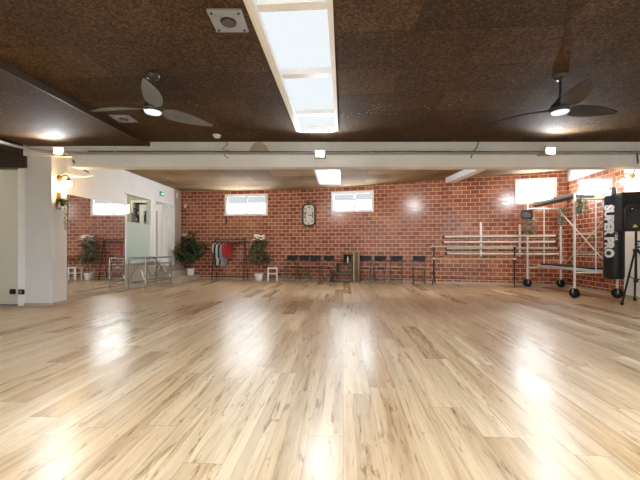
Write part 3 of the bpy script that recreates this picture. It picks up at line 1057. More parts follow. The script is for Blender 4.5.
# ------------------------------------------------------------------ folding chairs
def make_chair(label):
    t = thing('folding_chair', label, 'chair', (0, 0, 0), 0, 'black folding chairs along the brick wall')
    for s_ in (-1, 1):
        x = s_ * .172
        MB().tube([(x, .21, .79), (x, .15, .60), (x, .02, .40), (x, -.20, .012)], .011, 8).build('leg', 'chairmetal', t)
        MB().tube([(x * .9, -.15, .425), (x * .9, -.02, .30), (x * .9, .24, .012)], .011, 8).build('leg', 'chairmetal', t)
    MB().tube([(-.172, -.16, .09), (.172, -.16, .09)], .008, 6).build('front_crossbar', 'chairmetal', t)
    MB().tube([(-.155, .20, .06), (.155, .20, .06)], .008, 6).build('rear_crossbar', 'chairmetal', t)
    MB().box((0, .195, .735), (.355, .026, .15), Matrix.Rotation(R(-14), 3, 'X'), .011).build('backrest', 'seat', t)
    MB().box((0, -.01, .44), (.325, .37, .028), Matrix.Rotation(R(-3), 3, 'X'), .011).build('seat', 'seat', t)
    return t


chair = None
specs = [  # x centre px, distance from wall, turn, label
    (290.8, .36, 4, 'black folding chair nearest the small white stool'),
    (302.6, .36, -4, 'black folding chair second from the small white stool'),
    (314.4, .38, 2, 'black folding chair third from the small white stool'),
    (326.6, .62, -10, 'black folding chair just in front of the left end of the stepped shelf'),
    (365.2, .37, 4, 'black folding chair beside the upright golden wood panel'),
    (379.2, .40, -6, 'black folding chair second to the right of the golden wood panel'),
    (396.0, .40, -4, 'black folding chair third to the right of the golden wood panel'),
    (419.0, .38, -2, 'black folding chair standing alone nearest the ballet barre'),
]
for px, off, turn, label in specs:
    u, _ = WBR.hit(px, 270, off)
    p = WBR.pt(u, 0, off)
    if chair is None:
        chair = make_chair(label)
        chair.location = p
        chair.rotation_euler = (0, 0, WBR.rz + R(turn))
    else:
        dup(chair, p, WBR.rz + R(turn), label)

# ------------------------------------------------------------------ stool
t = thing('step_stool', 'small white wooden stool beside the flowering plant', 'stool', at(272.5, 270, 11.2) * 1)
t.location.z = 0
t.rotation_euler = (0, 0, R(8))
MB().bb(-.155, .155, -.13, .13, .395, .425, .004).build('seat', 'frame', t)
for sx in (-1, 1):
    for sy in (-1, 1):
        MB().bb(sx * .138 - .016, sx * .138 + .016, sy * .112 - .016, sy * .112 + .016, 0, .395).build('leg', 'frame', t, smooth=False)
MB().bb(-.12, .12, -.125, .125, .215, .24).build('shelf', 'frame', t, smooth=False)

# ------------------------------------------------------------------ stepped shelf, panel box, figurine
off = .20
u0, _ = WBR.hit(329.5, 275, off + .17)
u1, _ = WBR.hit(352, 275, off + .17)
W_ = u1 - u0
p = WBR.pt(u0, 0, off)
t = thing('stepped_shelf', 'dark brown wooden shelf unit rising in three steps', 'shelf', p, WBR.rz)
def cubby(x0, x1, z0, z1, name):
    mb = MB()
    T = .02
    mb.bb(x0, x1, -.17, .17, z1 - T, z1).bb(x0, x1, -.17, .17, z0, z0 + T)
    mb.bb(x0, x0 + T, -.17, .17, z0 + T, z1 - T).bb(x1 - T, x1, -.17, .17, z0 + T, z1 - T)
    if name == 'upper_cubby':
        mb.bb(x0 + T, x1 - T, .15, .17, z0 + T, z1 - T)
    return mb.build(name, 'shelfwood', t, smooth=False)
cubby(0, W_, 0, .295, 'lower_cubby')
cubby(W_ * .30, W_, .296, .575, 'middle_cubby')
cubby(W_ * .60, W_, .576, .86, 'upper_cubby')
pf = WBR.pt(u0 + W_ * .79, .5965, off + .05)
t = thing('figurine', 'small white figurine in the top cubby of the stepped shelf', 'figurine', pf, WBR.rz)
MB().lathe([(.035, 0), (.035, .015), (.014, .03), (.022, .07), (.034, .11), (.022, .14), (.012, .155)], seg=14).build('body', 'pot', t)
MB().lathe([(.004, .152), (.02, .162), (.024, .18), (.018, .198), (.004, .206)], seg=14).build('head', 'pot', t)
u2, _ = WBR.hit(352.6, 275, off + .15)
u3, _ = WBR.hit(358.8, 275, off + .15)
t = thing('panel_box', 'tall narrow golden wood box standing right of the stepped shelf', 'box', WBR.pt((u2 + u3) / 2 + .01, 0, off), WBR.rz)
hw = (u3 - u2) / 2
MB().bb(-hw, -hw + .05, -.16, .16, 0, .93, .003).build('side_board', 'lightwood', t)
MB().bb(-hw + .052, hw - .03, -.13, .16, .012, .92).build('front_board', 'shelfwood', t, smooth=False)
MB().bb(hw - .028, hw, -.16, .16, 0, .93, .003).build('side_board', 'lightwood', t)
MB().bb(-hw, hw, -.16, .16, .931, .95, .003).build('top_board', 'lightwood', t)


# ------------------------------------------------------------------ plants
def potted(name, label, loc, potr, poth, build):
    t = thing(name, label, 'plant', loc)
    MB().lathe([(potr * .74, 0), (potr * .8, .01), (potr, poth - .03), (potr * 1.05, poth - .03), (potr * 1.05, poth), (potr * .9, poth), (potr * .88, poth - .03)], seg=24).build('pot', 'pot', t)
    MB().lathe([(potr * .5, poth - .05), (potr * .85, poth - .029), (.01, poth - .026)], seg=16).build('soil', 'soil', t)
    build(t, poth)
    return t


def cluster(mb, c, rad, n, L, w, rng, droop=0.3):
    for _ in range(n):
        while True:
            v = Vector((rng.uniform(-1, 1), rng.uniform(-1, 1), rng.uniform(-1, 1)))
            if 0.25 < v.length < 1:
                break
        p = Vector(c) + Vector((v.x * rad[0], v.y * rad[1], v.z * rad[2]))
        d = Vector((v.x, v.y, v.z * .5 - droop)) + Vector((rng.uniform(-.5, .5), rng.uniform(-.5, .5), rng.uniform(-.3, .5)))
        mb.leaf(p, d, (rng.uniform(-.3, .3), rng.uniform(-.3, .3), 1), L * rng.uniform(.7, 1.2), w * rng.uniform(.7, 1.2), .25)


def plant_dark(t, ph):
    rng = random.Random(11)
    st = MB().tube([(0, 0, ph - .05), (.01, 0, .5), (-.01, 0, .95)], .016, 8, .01)
    st.tube([(0, 0, .45), (-.12, .03, .72), (-.22, .02, .85)], .009, 6, .005)
    st.tube([(0, 0, .5), (.12, -.03, .75), (.28, 0, .95)], .009, 6, .005)
    st.build('trunk', 'trunk', t)
    f = MB()
    cluster(f, (0, 0, 1.12), (.2, .2, .22), 75, .19, .10, rng)
    cluster(f, (-.2, 0, .78), (.27, .22, .26), 95, .19, .10, rng)
    cluster(f, (.08, 0, .78), (.24, .22, .28), 80, .19, .10, rng)
    cluster(f, (.3, -.02, .98), (.28, .18, .10), 50, .19, .09, rng)
    f.build('foliage', 'leaf', t, smooth=False)


def plant_flower(t, ph):
    rng = random.Random(4)
    st = MB().tube([(0, 0, ph - .05), (.015, 0, .6), (0, 0, 1.15)], .014, 8, .008)
    st.tube([(0, 0, .55), (-.15, .02, .72), (-.25, 0, .8)], .008, 6, .004)
    st.tube([(0, 0, .55), (.17, -.02, .7), (.28, 0, .78)], .008, 6, .004)
    st.tube([(0, 0, .9), (-.12, -.02, 1.1), (-.2, 0, 1.2)], .008, 6, .004)
    st.build('trunk', 'trunk', t)
    f = MB()
    cluster(f, (0, 0, 1.25), (.26, .22, .17), 90, .16, .055, rng)
    cluster(f, (-.12, 0, 1.05), (.22, .2, .14), 60, .16, .055, rng)
    cluster(f, (.02, 0, .74), (.42, .26, .14), 130, .17, .055, rng)
    cluster(f, (.0, 0, .92), (.2, .2, .12), 45, .16, .05, rng)
    f.build('foliage', 'leaf2', t, smooth=False)
    fl = MB()
    for _ in range(17):
        c = Vector((rng.uniform(-.19, .20), rng.uniform(-.26, .0), 1.36 + rng.uniform(-.09, .12)))
        a0 = rng.uniform(0, 6)
        for k in range(5):
            a = a0 + k * 2 * PI / 5
            fl.leaf(c, (math.cos(a), math.sin(a) * .8 - .3, .4), (0, -.6, 1), .075, .05, .2)
    fl.build('blossoms', 'flower', t, smooth=False)


p = at(190.5, 270, 11.42)
potted('potted_plant', 'dark leafy plant in a white pot standing on the bottom step', (p.x, p.y, .1682), .12, .21, plant_dark)
p = at(259, 270, 11.25)
potted('flowering_plant', 'tall leafy plant with white blossoms in a white pot by the stool', (p.x, p.y, 0), .14, .23, plant_flower)

# ------------------------------------------------------------------ clothes rack
RY = 11.38
xl, xr = at(214.8, 250, RY).x, at(245, 250, RY).x
t = thing('clothes_rack', 'black metal clothes rack with slanted end frames in front of the brick wall', 'clothes rack', ((xl + xr) / 2, RY, 0), WBL.rz)
hw = (xr - xl) / 2
for s_ in (-1, 1):
    for y in (-.21, .21):
        MB().tube([(s_ * hw, y * .04, 1.31), (s_ * (hw + .045), y, .012)], .014, 8).build('leg', 'black', t)
MB().tube([(-hw - .03, 0, 1.32), (hw + .03, 0, 1.32)], .015, 8).build('hanging_rail', 'black', t)
MB().tube([(-hw - .03, .05, 1.24), (hw + .03, .05, 1.24)], .008, 8).build('upper_rail', 'black', t)
MB().tube([(-hw - .035, -.17, .12), (hw + .035, -.17, .12)], .011, 8).build('lower_rail', 'black', t)
MB().tube([(-hw - .035, .17, .12), (hw + .035, .17, .12)], .011, 8).build('lower_rail', 'black', t)


def garment(name, x, rot, zlen, w, mat, label, cat, sleeves=True, trim=None):
    t = thing(name, label, cat, (xl + (xr - xl) * x, RY + (x - .5) * (xr - xl) * math.tan(WBL.rz), 1.305), WBL.rz + rot, 'clothes on the rack')
    h = w / 2
    g = MB()
    rng = random.Random(int(x * 100))
    n = 12
    front, backr = [], []
    for i in range(n + 1):
        tz = i / n
        z = -.09 - zlen * tz
        half = h * (.32 + .68 * min(1, tz * 7)) if tz < .15 else h * (1 - .12 * math.sin(PI * min(1, tz)) + .08 * tz)
        rowf, rowb = [], []
        for k in range(9):
            s_ = -1 + 2 * k / 8
            d = .035 * math.sqrt(max(0, 1 - s_ * s_)) + .008
            wv = .012 * math.sin(s_ * 9 + x * 31) * tz
            rowf.append(g.bm.verts.new((s_ * half, -d + wv, z)))
            rowb.append(g.bm.verts.new((s_ * half, d + wv, z)))
        front.append(rowf)
        backr.append(rowb)
    for i in range(n):
        for k in range(8):
            g.bm.faces.new((front[i][k], front[i][k + 1], front[i + 1][k + 1], front[i + 1][k]))
            g.bm.faces.new((backr[i][k + 1], backr[i][k], backr[i + 1][k], backr[i + 1][k + 1]))
        g.bm.faces.new((front[i][0], front[i + 1][0], backr[i + 1][0], backr[i][0]))
        g.bm.faces.new((front[i + 1][8], front[i][8], backr[i][8], backr[i + 1][8]))
    g.bm.faces.new([*front[n], *reversed(backr[n])])
    if sleeves:
        for s_ in (-1, 1):
            g.tube([(s_ * h * .85, 0, -.15), (s_ * h * 1.12, 0, -.3), (s_ * h * 1.14, -.01, -.09 - zlen * .72)], .048, 10, .038)
    g.build('cloth', mat, t)
    MB().tube([(-h * .9, 0, -.14), (0, 0, -.075), (h * .9, 0, -.14)], .007, 6).tube([(0, 0, -.075), (0, 0, -.02), (.018, 0, .0), (.024, 0, .02), (.0, 0, .034), (-.022, 0, .02)], .004, 6).build('hanger', 'black', t)
    return t


garment('shirt', .02, R(84), .44, .30, 'pale_cloth', 'pale shirt hanging at the left end of the clothes rack', 'shirt')
garment('jacket', .085, R(80), .72, .32, 'black_cloth', 'black jacket hanging between two pale garments on the rack', 'jacket')
garment('shirt', .155, R(76), .72, .30, 'pale_cloth', 'long pale grey shirt hanging right of the black jacket', 'shirt')
garment('cardigan', .225, R(76), .70, .30, 'black_cloth', 'dark long cardigan hanging left of the grey top', 'cardigan')
garment('top', .295, R(74), .76, .30, 'grey_cloth', 'long grey top hanging left of the red top', 'top')
garment('top', .40, R(60), .46, .30, 'red', 'bright red top hanging at the right of the clothes', 'top')
# empty hangers
hg = None
for k in range(6):
    x = .56 + .068 * k
    loc = (xl + (xr - xl) * x, RY + (x - .5) * (xr - xl) * math.tan(WBL.rz), 1.305)
    if hg is None:
        hg = MB().tube([(-.2, 0, -.13), (0, 0, -.075), (.2, 0, -.13), (-.2, 0, -.13)], .006, 6).tube([(0, 0, -.075), (0, 0, -.02), (.018, 0, .0), (.024, 0, .02), (0, 0, .034), (-.022, 0, .02)], .004, 6).build('hanger', 'black')
        tag(hg, 'empty black hanger right of the clothes on the rack', 'hanger', 'empty hangers on the rack')
        o = hg
    else:
        o = hg.copy()
        COL.objects.link(o)
    o.location = loc
    o.rotation_euler = (0, 0, WBL.rz + R(62))

# ------------------------------------------------------------------ glass console table
ta = WL.pt(lu(9.58), 0, .27)
t = thing('console_table', 'glass topped console table with curved metal frame beside the mirror', 'table', ta, WL.rz)
hl, hd = .68, .215
MB().bb(-hl - .03, hl + .03, -hd - .03, hd + .02, .80, .812, .003).build('glass_top', 'tableglass', t)
for sx in (-1, 1):
    for sy in (-1, 1):
        MB().tube([(sx * hl, sy * hd, .775), (sx * hl, sy * hd, 0)], .019, 10).build('leg', 'darkchrome', t)
fr = MB()
for z, r in ((.787, .013), (.62, .009)):
    fr.tube([(-hl, -hd, z), (hl, -hd, z), (hl, hd, z), (-hl, hd, z), (-hl, -hd, z)], r, 8)
fr.build('top_frame', 'darkchrome', t)
MB().tube([(-hl, -hd, .16), (hl, -hd, .16)], .01, 8).tube([(-hl, hd, .16), (hl, hd, .16)], .01, 8).tube([(-hl, -hd, .16), (-hl, hd, .16)], .01, 8).tube([(hl, -hd, .16), (hl, hd, .16)], .01, 8).build('lower_rail', 'darkchrome', t)
for sx in (-1, 1):
    arc = [(sx * hl, -hd + 2 * hd * k / 12, .16 + .40 * math.sin(PI * k / 12)) for k in range(13)]
    MB().tube(arc, .012, 8).build('arch', 'darkchrome', t)
for cx0 in (-.34, .34):
    arc = [(cx0 - .32 + .64 * k / 16, -hd, .62 - .30 * math.sin(PI * k / 16)) for k in range(17)]
    MB().tube(arc, .010, 8).build('scroll', 'darkchrome', t)
for k, (x, y, rz_) in enumerate(((.12, -.05, 8), (.40, -.02, -12))):
    p = WL.pt(lu(9.58) + x, .8128, .27 - y)
    o = MB().bb(-.105, .105, -.15, .15, 0, .006 + .006 * k).build('paper_stack', 'paper', None, p, WL.rz + R(90 + rz_), smooth=False)
    tag(o, ['white paper leaflets lying at the middle of the glass table', 'white paper leaflets lying at the far end of the glass table'][k], 'papers', 'papers on the glass table')

# exit sign, sensor, switches
u, z = WL.hit(161.7, 194)
t = thing('exit_sign', 'small green exit sign on the white wall above the doorway', 'sign', WL.pt(u, z, .001), WL.rz)
MB().bb(-.13, .13, -.02, 0, -.065, .065).build('sign_plate', 'green', t, smooth=False)
g = MB().prism([(-.09, -.012), (-.03, -.012), (-.03, -.04), (.03, 0), (-.03, .04), (-.03, .012), (-.09, .012)], -.023, -.0205)
g.bb(.05, .1, -.023, -.0205, -.045, .045)
g.build('arrow_mark', 'exitwhite', t, smooth=False)
p = at(175, 196, 11.7)
t = thing('wall_sensor', 'small white sensor high on the beige pier above the steps', 'sensor', WL.pt(lu(11.6), p.z, .022), WL.rz)
MB().bb(-.04, .04, -.05, 0, -.09, .09, .012).build('sensor_body', 'pot', t)
MB().bb(-.025, .025, -.056, -.0505, -.05, .0).build('sensor_lens', 'pale_cloth', t, smooth=False)
for px, py, w, h, lb, nm_ in ((185.5, 206, .09, .13, 'white square switch box high on the brick wall above the dark plant', 'switch_box'), (184.5, 235.5, .2, .085, 'white socket strip on the brick wall left of the dark plant', 'socket_strip')):
    u, z = WBL.hit(px, py)
    t = thing(nm_, lb, 'switch' if nm_ == 'switch_box' else 'socket', WBL.pt(u, z, .001), WBL.rz)
    MB().bb(-w / 2, w / 2, -.025, 0, -h / 2, h / 2, .005).build('cover', 'pale_cloth', t)
    MB().bb(-w / 5, w / 5, -.031, -.0255, -h / 4, h / 4).build('rocker', 'pot', t, smooth=False)

u, z = WBL.hit(226.3, 214)
tag(MB().bb(-.03, .03, -.025, -.001, -.36, .0, .004).build('blind_strap', 'charcoal', None, WBL.pt(u, z, 0), WBL.rz), 'dark blind strap hanging below the left corner of the window above the rack', 'strap')

# ------------------------------------------------------------------ wall barres
zs = [1.382, 1.222, 1.036, .886]
xl_ = [443, 442.2, 445, 445.5]
for k in range(4):
    u0, _ = WBR.hit(xl_[k], 245, .10)
    u1, _ = WBR.hit([557.5, 557, 559.5, 560.5][k], 245, .10)
    lb = ['topmost of the four white wooden rails on the brick wall', 'second from the top of the four white wall rails', 'third from the top of the four white wall rails', 'lowest of the four white wooden rails on the brick wall'][k]
    t = thing('wall_barre', lb, 'barre', WBR.pt(u0, zs[k], .10), WBR.rz, 'wall rails stacked on the brackets')
    L = u1 - u0
    MB().tube([(.04, 0, 0), (L - .04, 0, 0)], .026, 14).build('rail', 'barrewood' if k == 2 else 'railwood', t)
    for a, b in ((0, .04), (L - .04, L)):
        MB().tube([(a, 0, 0), (b, 0, 0)], .044, 12).build('end_cap', 'black', t)
for px, z0, z1, lb in ((481, .80, 1.80, 'white upright wall bracket holding the rails left of the scaffold'), (519.8, .80, 1.72, 'white upright wall bracket holding the rails behind the scaffold post')):
    u, _ = WBR.hit(px, 240, .02)
    t = thing('wall_bracket', lb, 'bracket', WBR.pt(u, 0, 0), WBR.rz, 'wall brackets of the rails')
    MB().bb(-.025, .025, -.03, -.001, z0, z1, .003).build('upright', 'frame', t)
    for z in zs:
        MB().tube([(0, -.03, z - .035), (0, -.10, z - .035), (0, -.135, z - .02)], .007, 6).build('hook', 'frame', t)

# ------------------------------------------------------------------ portable ballet barre
pL = at(433.8, 284, 9.92)
pR_ = at(514.6, 286.2, 9.42)
d = (pR_ - pL)
rz0 = math.atan2(d.y, d.x)
Lb = math.hypot(d.x, d.y)
t = thing('portable_barre', 'free standing ballet barre with black posts and two wooden rails', 'barre', (pL.x, pL.y, 0), rz0)
for x in (0, Lb):
    up = MB().tube([(x, 0, .20), (x, 0, 1.06)], .021, 10).build('post', 'black', t)
    MB().tube([(x, 0, .22), (x - .02, -.06, .19), (x - .04, -.13, .12), (x - .06, -.24, .02)], .016, 8).tube([(x, 0, .22), (x + .02, .06, .19), (x + .04, .13, .12), (x + .05, .21, .02)], .016, 8).build('foot', 'black', t)
    MB().bb(x - .03, x + .03, -.03, .03, 1.03, 1.075, .006).build('bracket', 'black', t)
    MB().bb(x - .028, x + .028, -.028, .028, .735, .775, .006).build('bracket', 'alu', t)
MB().tube([(-.1, 0, 1.09), (Lb + .05, 0, 1.09)], .021, 12).build('rail', 'barrewood', t)
MB().tube([(-.0, 0, .755), (Lb + .0, 0, .755)], .019, 12).build('rail', 'barrewood2', t)
MB().tube([(0, 0, .21), (Lb, 0, .185)], .010, 8).build('stretcher', 'black', t)

# ------------------------------------------------------------------ rolling scaffold
P1, P2, P3, P4 = Vector((5.61, 9.46, 0)), Vector((6.42, 9.33, 0)), Vector((5.345, 7.35, 0)), Vector((6.21, 7.31, 0))
t = thing('rolling_scaffold', 'aluminium rolling scaffold on black castors in the corner', 'scaffold', (5.85, 8.4, 0))
O = Vector((5.85, 8.4, 0))
def L_(v, z): return (v.x - O.x, v.y - O.y, z)
def tubeL(pts, r, name, mat='alu'):
    return MB().tube(pts, r, 10).build(name, mat, t)
tops = {0: 2.27, 1: 2.12, 2: 2.20, 3: 2.14}
for i, P in enumerate((P1, P2, P3, P4)):
    tubeL([L_(P, .20), L_(P, tops[i])], .025, 'post')
    rr = .105
    a = R([80, 20, 15, 60][i])
    ax = Vector((math.cos(a), math.sin(a), 0))
    w = MB()
    rot = Vector((0, 0, 1)).rotation_difference(ax).to_matrix()
    w.lathe([(rr * .45, -.034), (rr * .93, -.034), (rr, -.02), (rr, .02), (rr * .93, .034), (rr * .45, .034)], L_(P, rr), 24, rot)
    ca = w.build('castor_wheel', 'rubber', t)
    MB().lathe([(rr * .4, -.037), (rr * .4, .037)], L_(P, rr), 18, rot).build('wheel_hub', 'charcoal', ca)
    f_ = MB()
    for s_ in (-1, 1):
        q = Vector(L_(P, rr)) + ax * .05 * s_
        f_.tube([q, q + Vector((0, 0, .07)), Vector(L_(P, .2)) + ax * .015 * s_], .010, 6)
    f_.build('castor_fork', 'steel', ca)
m12, m34 = (P1 + P2) / 2, (P3 + P4) / 2
zt, zd = 2.10, .56
for a, b in ((P1, P2), (P3, P4)):
    tubeL([L_(a, zd - .03), L_(b, zd - .03)], .02, 'cross_rail')
    m = (a + b) / 2
    tubeL([L_(m, zd - .02), L_(m, zt)], .014, 'centre_post')
tubeL([L_(P1, zt), L_(P2, zt)], .02, 'cross_rail')
tubeL([L_(P3, zt - .02), L_(P4, zt - .02)], .022, 'cross_rail', 'barrewood2')
tubeL([L_(P3, 1.34), L_(m34, 1.34)], .010, 'rung')
tubeL([L_(P3, .92), L_(m34, .92)], .010, 'rung')
tubeL([L_(P2, 2.0), L_(P4, .48)], .012, 'brace')
tubeL([L_(P2, .50), L_(P4, 1.95)], .012, 'brace')
# deck
ed = (P1 * .72 + P2 * .28, P2 * .9 + P1 * .1, P4 * .9 + P3 * .1, P3 * .72 + P4 * .28)
mb = MB()
mb.slab([L_(e, zd - .01) for e in ed], .05)
mb.build('deck', 'decal', t, smooth=False)
ed = (P1 * .60 + P2 * .40, P2 * .86 + P1 * .14, P4 * .86 + P3 * .14, P3 * .60 + P4 * .40)
o = MB()
o.slab([(e.x, e.y, zd + .0415) for e in ed], .035)
tag(o.build('black_mat', 'vinyl', smooth=False), 'thin black mat lying on the scaffold deck', 'mat')
# rolled tarp along the top
dd = (P3 - P1).normalized()
e0, e1 = P1 + dd * .25, P3 + dd * .02
sd = Vector((dd.y, -dd.x, 0)) * -1
o = MB()
def tarp(z0, z1, w0, w1):
    mb_ = MB()
    q = [(e0 + sd * w0), (e1 + sd * w0), (e1 + sd * w1), (e0 + sd * w1)]
    mb_.slab([(v.x, v.y, z0) for v in q], z1 - z0)
    return mb_
o.bm.free()
tt = thing('folded_tarp', 'folded grey tarpaulin lying along the top of the scaffold', 'tarpaulin', (0, 0, 0))
tarp(2.125, 2.165, .03, .17).build('shaded_underside', 'bluegrey', tt, smooth=False)  # shade under the tarp, put in as a darker layer
tarp(2.166, 2.235, .032, .15).build('upper_fold', 'palegrey', tt, smooth=False)
tag(MB().tube([P3 + Vector((.03, .0, 2.132)), P3 + Vector((.40, -.01, 2.132))], .028, 10).build('rolled_mat', 'bluegrey'), 'short dark roll lying on the front bar of the scaffold', 'roll')

# garlands and chalk sign
def garland(P, z0, z1, w, label, mat, seed):
    rng = random.Random(seed)
    tg = thing('garland', label, 'garland', (P.x, P.y - .05, z0), 0, 'leafy garlands on the scaffold')
    MB().tube([(0, .0, 0), (.03, 0, (z1 - z0) * .5), (0, 0, z1 - z0)], .008, 6).build('stem', 'trunk', tg)
    f_ = MB()
    for _ in range(90):
        zz = rng.uniform(0, z1 - z0)
        a = rng.uniform(0, 2 * PI)
        rr = rng.uniform(.01, w)
        f_.leaf((rr * math.cos(a), rr * math.sin(a) * .35 - .04, zz), (math.cos(a), math.sin(a) * .5 - .3, rng.uniform(-.9, .3)), (0, -.5, 1), .085, .04, .2)
    f_.build('foliage', mat, tg, smooth=False)
garland(P1 + Vector((.02, 0, 0)), 1.45, 1.86, .13, 'leafy garland hanging below the small chalkboard', 'leaf3', 1)
garland(P2 + Vector((-.02, 0, 0)), 1.70, 2.14, .09, 'leafy garland on the rear corner post of the scaffold', 'leaf3', 2)
garland(P3 + Vector((.09, 0, 0)), 1.75, 2.10, .08, 'leafy garland on the front post of the scaffold', 'leaf', 3)
ps = at(526.5, 214.7, 9.38)
tc_ = thing('chalk_sign', 'small black chalkboard sign tied to the scaffold post', 'sign', ps, R(-8))
MB().box((0, 0, 0), (.29, .018, .235), None, .004).build('board', 'board', tc_)
MB().bb(-.15, .15, -.014, -.0095, .105, .122).bb(-.15, .15, -.014, -.0095, -.122, -.105).bb(-.15, -.135, -.014, -.0095, -.105, .105).bb(.135, .15, -.014, -.0095, -.105, .105).build('sign_frame', 'charcoal', tc_, smooth=False)
ck = MB()
rng = random.Random(8)
for zz, w0, w1 in ((.045, -.08, .08), (.0, -.11, .11), (-.045, -.07, .09)):
    x = w0
    pts_ = []
    while x < w1:
        pts_.append((x, -.0115, zz + rng.uniform(-.013, .013)))
        x += .014
    ck.tube(pts_, .004, 5)
ck.build('chalk_marks', 'chalk', tc_)

# ------------------------------------------------------------------ punching bag
BD = 6.98
bx = at(613.8, 240, BD).x
zb0, zb1 = at(0, 279, BD).z, at(0, 196, BD).z
rb = .168
t = thing('punching_bag', 'long black punching bag with white lettering hanging before the scaffold', 'punching bag', (bx, BD, 0))
prof = [(.02, zb0), (rb * .86, zb0 + .004), (rb * .97, zb0 + .03), (rb, zb0 + .07), (rb * 1.01, (zb0 + zb1) / 2), (rb, zb1 - .05), (rb * .95, zb1 - .015), (rb * .85, zb1), (.02, zb1 + .005)]
bag = MB().lathe(prof, seg=40).build('bag_body', 'vinyl', t)
zr = zb1 + .17
for k in range(4):
    a = PI / 4 + k * PI / 2
    d0 = Vector((math.cos(a), math.sin(a), 0))
    sdv = Vector((-d0.y, d0.x, 0))
    mb = MB()
    p0_, p1_ = d0 * rb * .96 + Vector((0, 0, zb1 - .12)), d0 * .03 + Vector((0, 0, zr))
    pk = d0 * rb * .97 + Vector((0, 0, zb1 + .01))
    for q0, q1 in ((p0_, pk), (pk, p1_)):
        c_ = (q0 + q1) / 2
        dr = (q1 - q0)
        mat3 = Matrix((sdv, dr.normalized().cross(sdv), dr.normalized())).transposed()
        mb.box(c_ + d0 * .008, (.05, .006, dr.length), mat3)
    mb.build('strap', 'vinyl', t, smooth=False)
ch_ = MB()
zc_top = 3.08
n = 12
for k in range(n):
    z = zr + (zc_top - zr) * (k + .5) / n
    hh = (zc_top - zr) / n * .62
    lp = []
    for j in range(13):
        a = 2 * PI * j / 12
        v = (.018 * math.cos(a), 0, hh * math.sin(a)) if k % 2 else (0, .018 * math.cos(a), hh * math.sin(a))
        lp.append((v[0], v[1], z + v[2]))
    ch_.tube(lp, .006, 6, cap=False)
ch_.build('chain', 'copper', t)


def wrap_text(body, size, offset, zc, ang, name, sx=1.0):
    me = text_mesh(body, size, 0.0, offset)
    mb = MB()
    mb.bm.from_mesh(me)
    bpy.data.meshes.remove(me)
    # text x runs down the bag, text y runs around it
    xs_ = [v.co.x for v in mb.bm.verts]
    ys_ = [v.co.y for v in mb.bm.verts]
    for i in range(1, 18):
        yv = min(ys_) + (max(ys_) - min(ys_)) * i / 18
        geom = list(mb.bm.verts) + list(mb.bm.edges) + list(mb.bm.faces)
        bmesh.ops.bisect_plane(mb.bm, geom=geom, plane_co=(0, yv, 0), plane_no=(0, 1, 0))
    xm, ym = (min(xs_) + max(xs_)) / 2, (min(ys_) + max(ys_)) / 2
    for v in mb.bm.verts:
        th = ang + (v.co.y - ym) / rb
        z = zc - (v.co.x - xm) * sx
        v.co = Vector((math.sin(th) * (rb * 1.01 + .003), -math.cos(th) * (rb * 1.01 + .003), z))
    xr_ = (max(xs_) - min(xs_)) * sx
    return mb.build(name, 'print', bag, smooth=False), xr_


face_a = -math.atan2(bx, BD)   # direction from the bag towards the viewer
zS, zE = at(0, 205.5, BD).z, at(0, 257.5, BD).z
me = text_mesh('SUPER PRO', .215, 0, .0135)
wd = max(v.co.x for v in me.vertices) - min(v.co.x for v in me.vertices)
bpy.data.meshes.remove(me)
wrap_text('SUPER PRO', .215, .0135, (zS + zE) / 2, face_a - R(27), 'lettering', (zS - zE) / wd)
zS2, zE2 = at(0, 224, BD).z, at(0, 240.5, BD).z
me = text_mesh('COMBAT GEAR', .055, 0, .001)
wd = max(v.co.x for v in me.vertices) - min(v.co.x for v in me.vertices)
bpy.data.meshes.remove(me)
wrap_text('COMBAT GEAR', .055, .001, (zS2 + zE2) / 2, face_a + R(13), 'small_lettering', (zS2 - zE2) / wd)

# ------------------------------------------------------------------ loudspeaker and stand
SP = Vector((at(636, 260, 6.62).x, 6.62, 0))
t = thing('speaker_stand', 'black tripod stand holding the loudspeaker at the right edge', 'speaker stand', SP)
MB().tube([(0, 0, .42), (0, 0, 1.42)], .019, 12).build('pole', 'black', t)
MB().lathe([(.03, .96), (.045, .97), (.045, 1.03), (.03, 1.04)], seg=18).build('collar', 'black', t)
MB().lathe([(.03, .40), (.034, .41), (.034, .46), (.03, .47)], seg=18).build('lower_collar', 'black', t)
ringp = [(.055 * math.cos(2 * PI * k / 18), -.05, 1.12 + .055 * math.sin(2 * PI * k / 18)) for k in range(19)]
MB().tube(ringp, .016, 8, cap=False).tube([(0, -.05, 1.12), (0, 0, 1.12)], .014, 8).build('locking_knob', 'black', t)
f1 = at(622, 305, 6.45) - SP
f2 = at(637, 301, 6.93) - SP
feet = [Vector((f1.x, f1.y, 0)), Vector((.06, .42, 0)), Vector((.27, -.36, 0))]
feet[1] = Vector((f2.x, f2.y + .05, 0))
for f_ in feet:
    lg = MB().tube([Vector((f_.x * .08, f_.y * .08, 1.0)), Vector((f_.x, f_.y, .02))], .017, 10).build('leg', 'black', t)
    MB().lathe([(.026, 0), (.026, .035), (.018, .05)], (f_.x, f_.y, 0), 12).build('rubber_foot', 'rubber', lg)
    MB().tube([Vector((0, 0, .44)), Vector((f_.x * .52, f_.y * .52, .53))], .009, 8).build('brace', 'black', t)

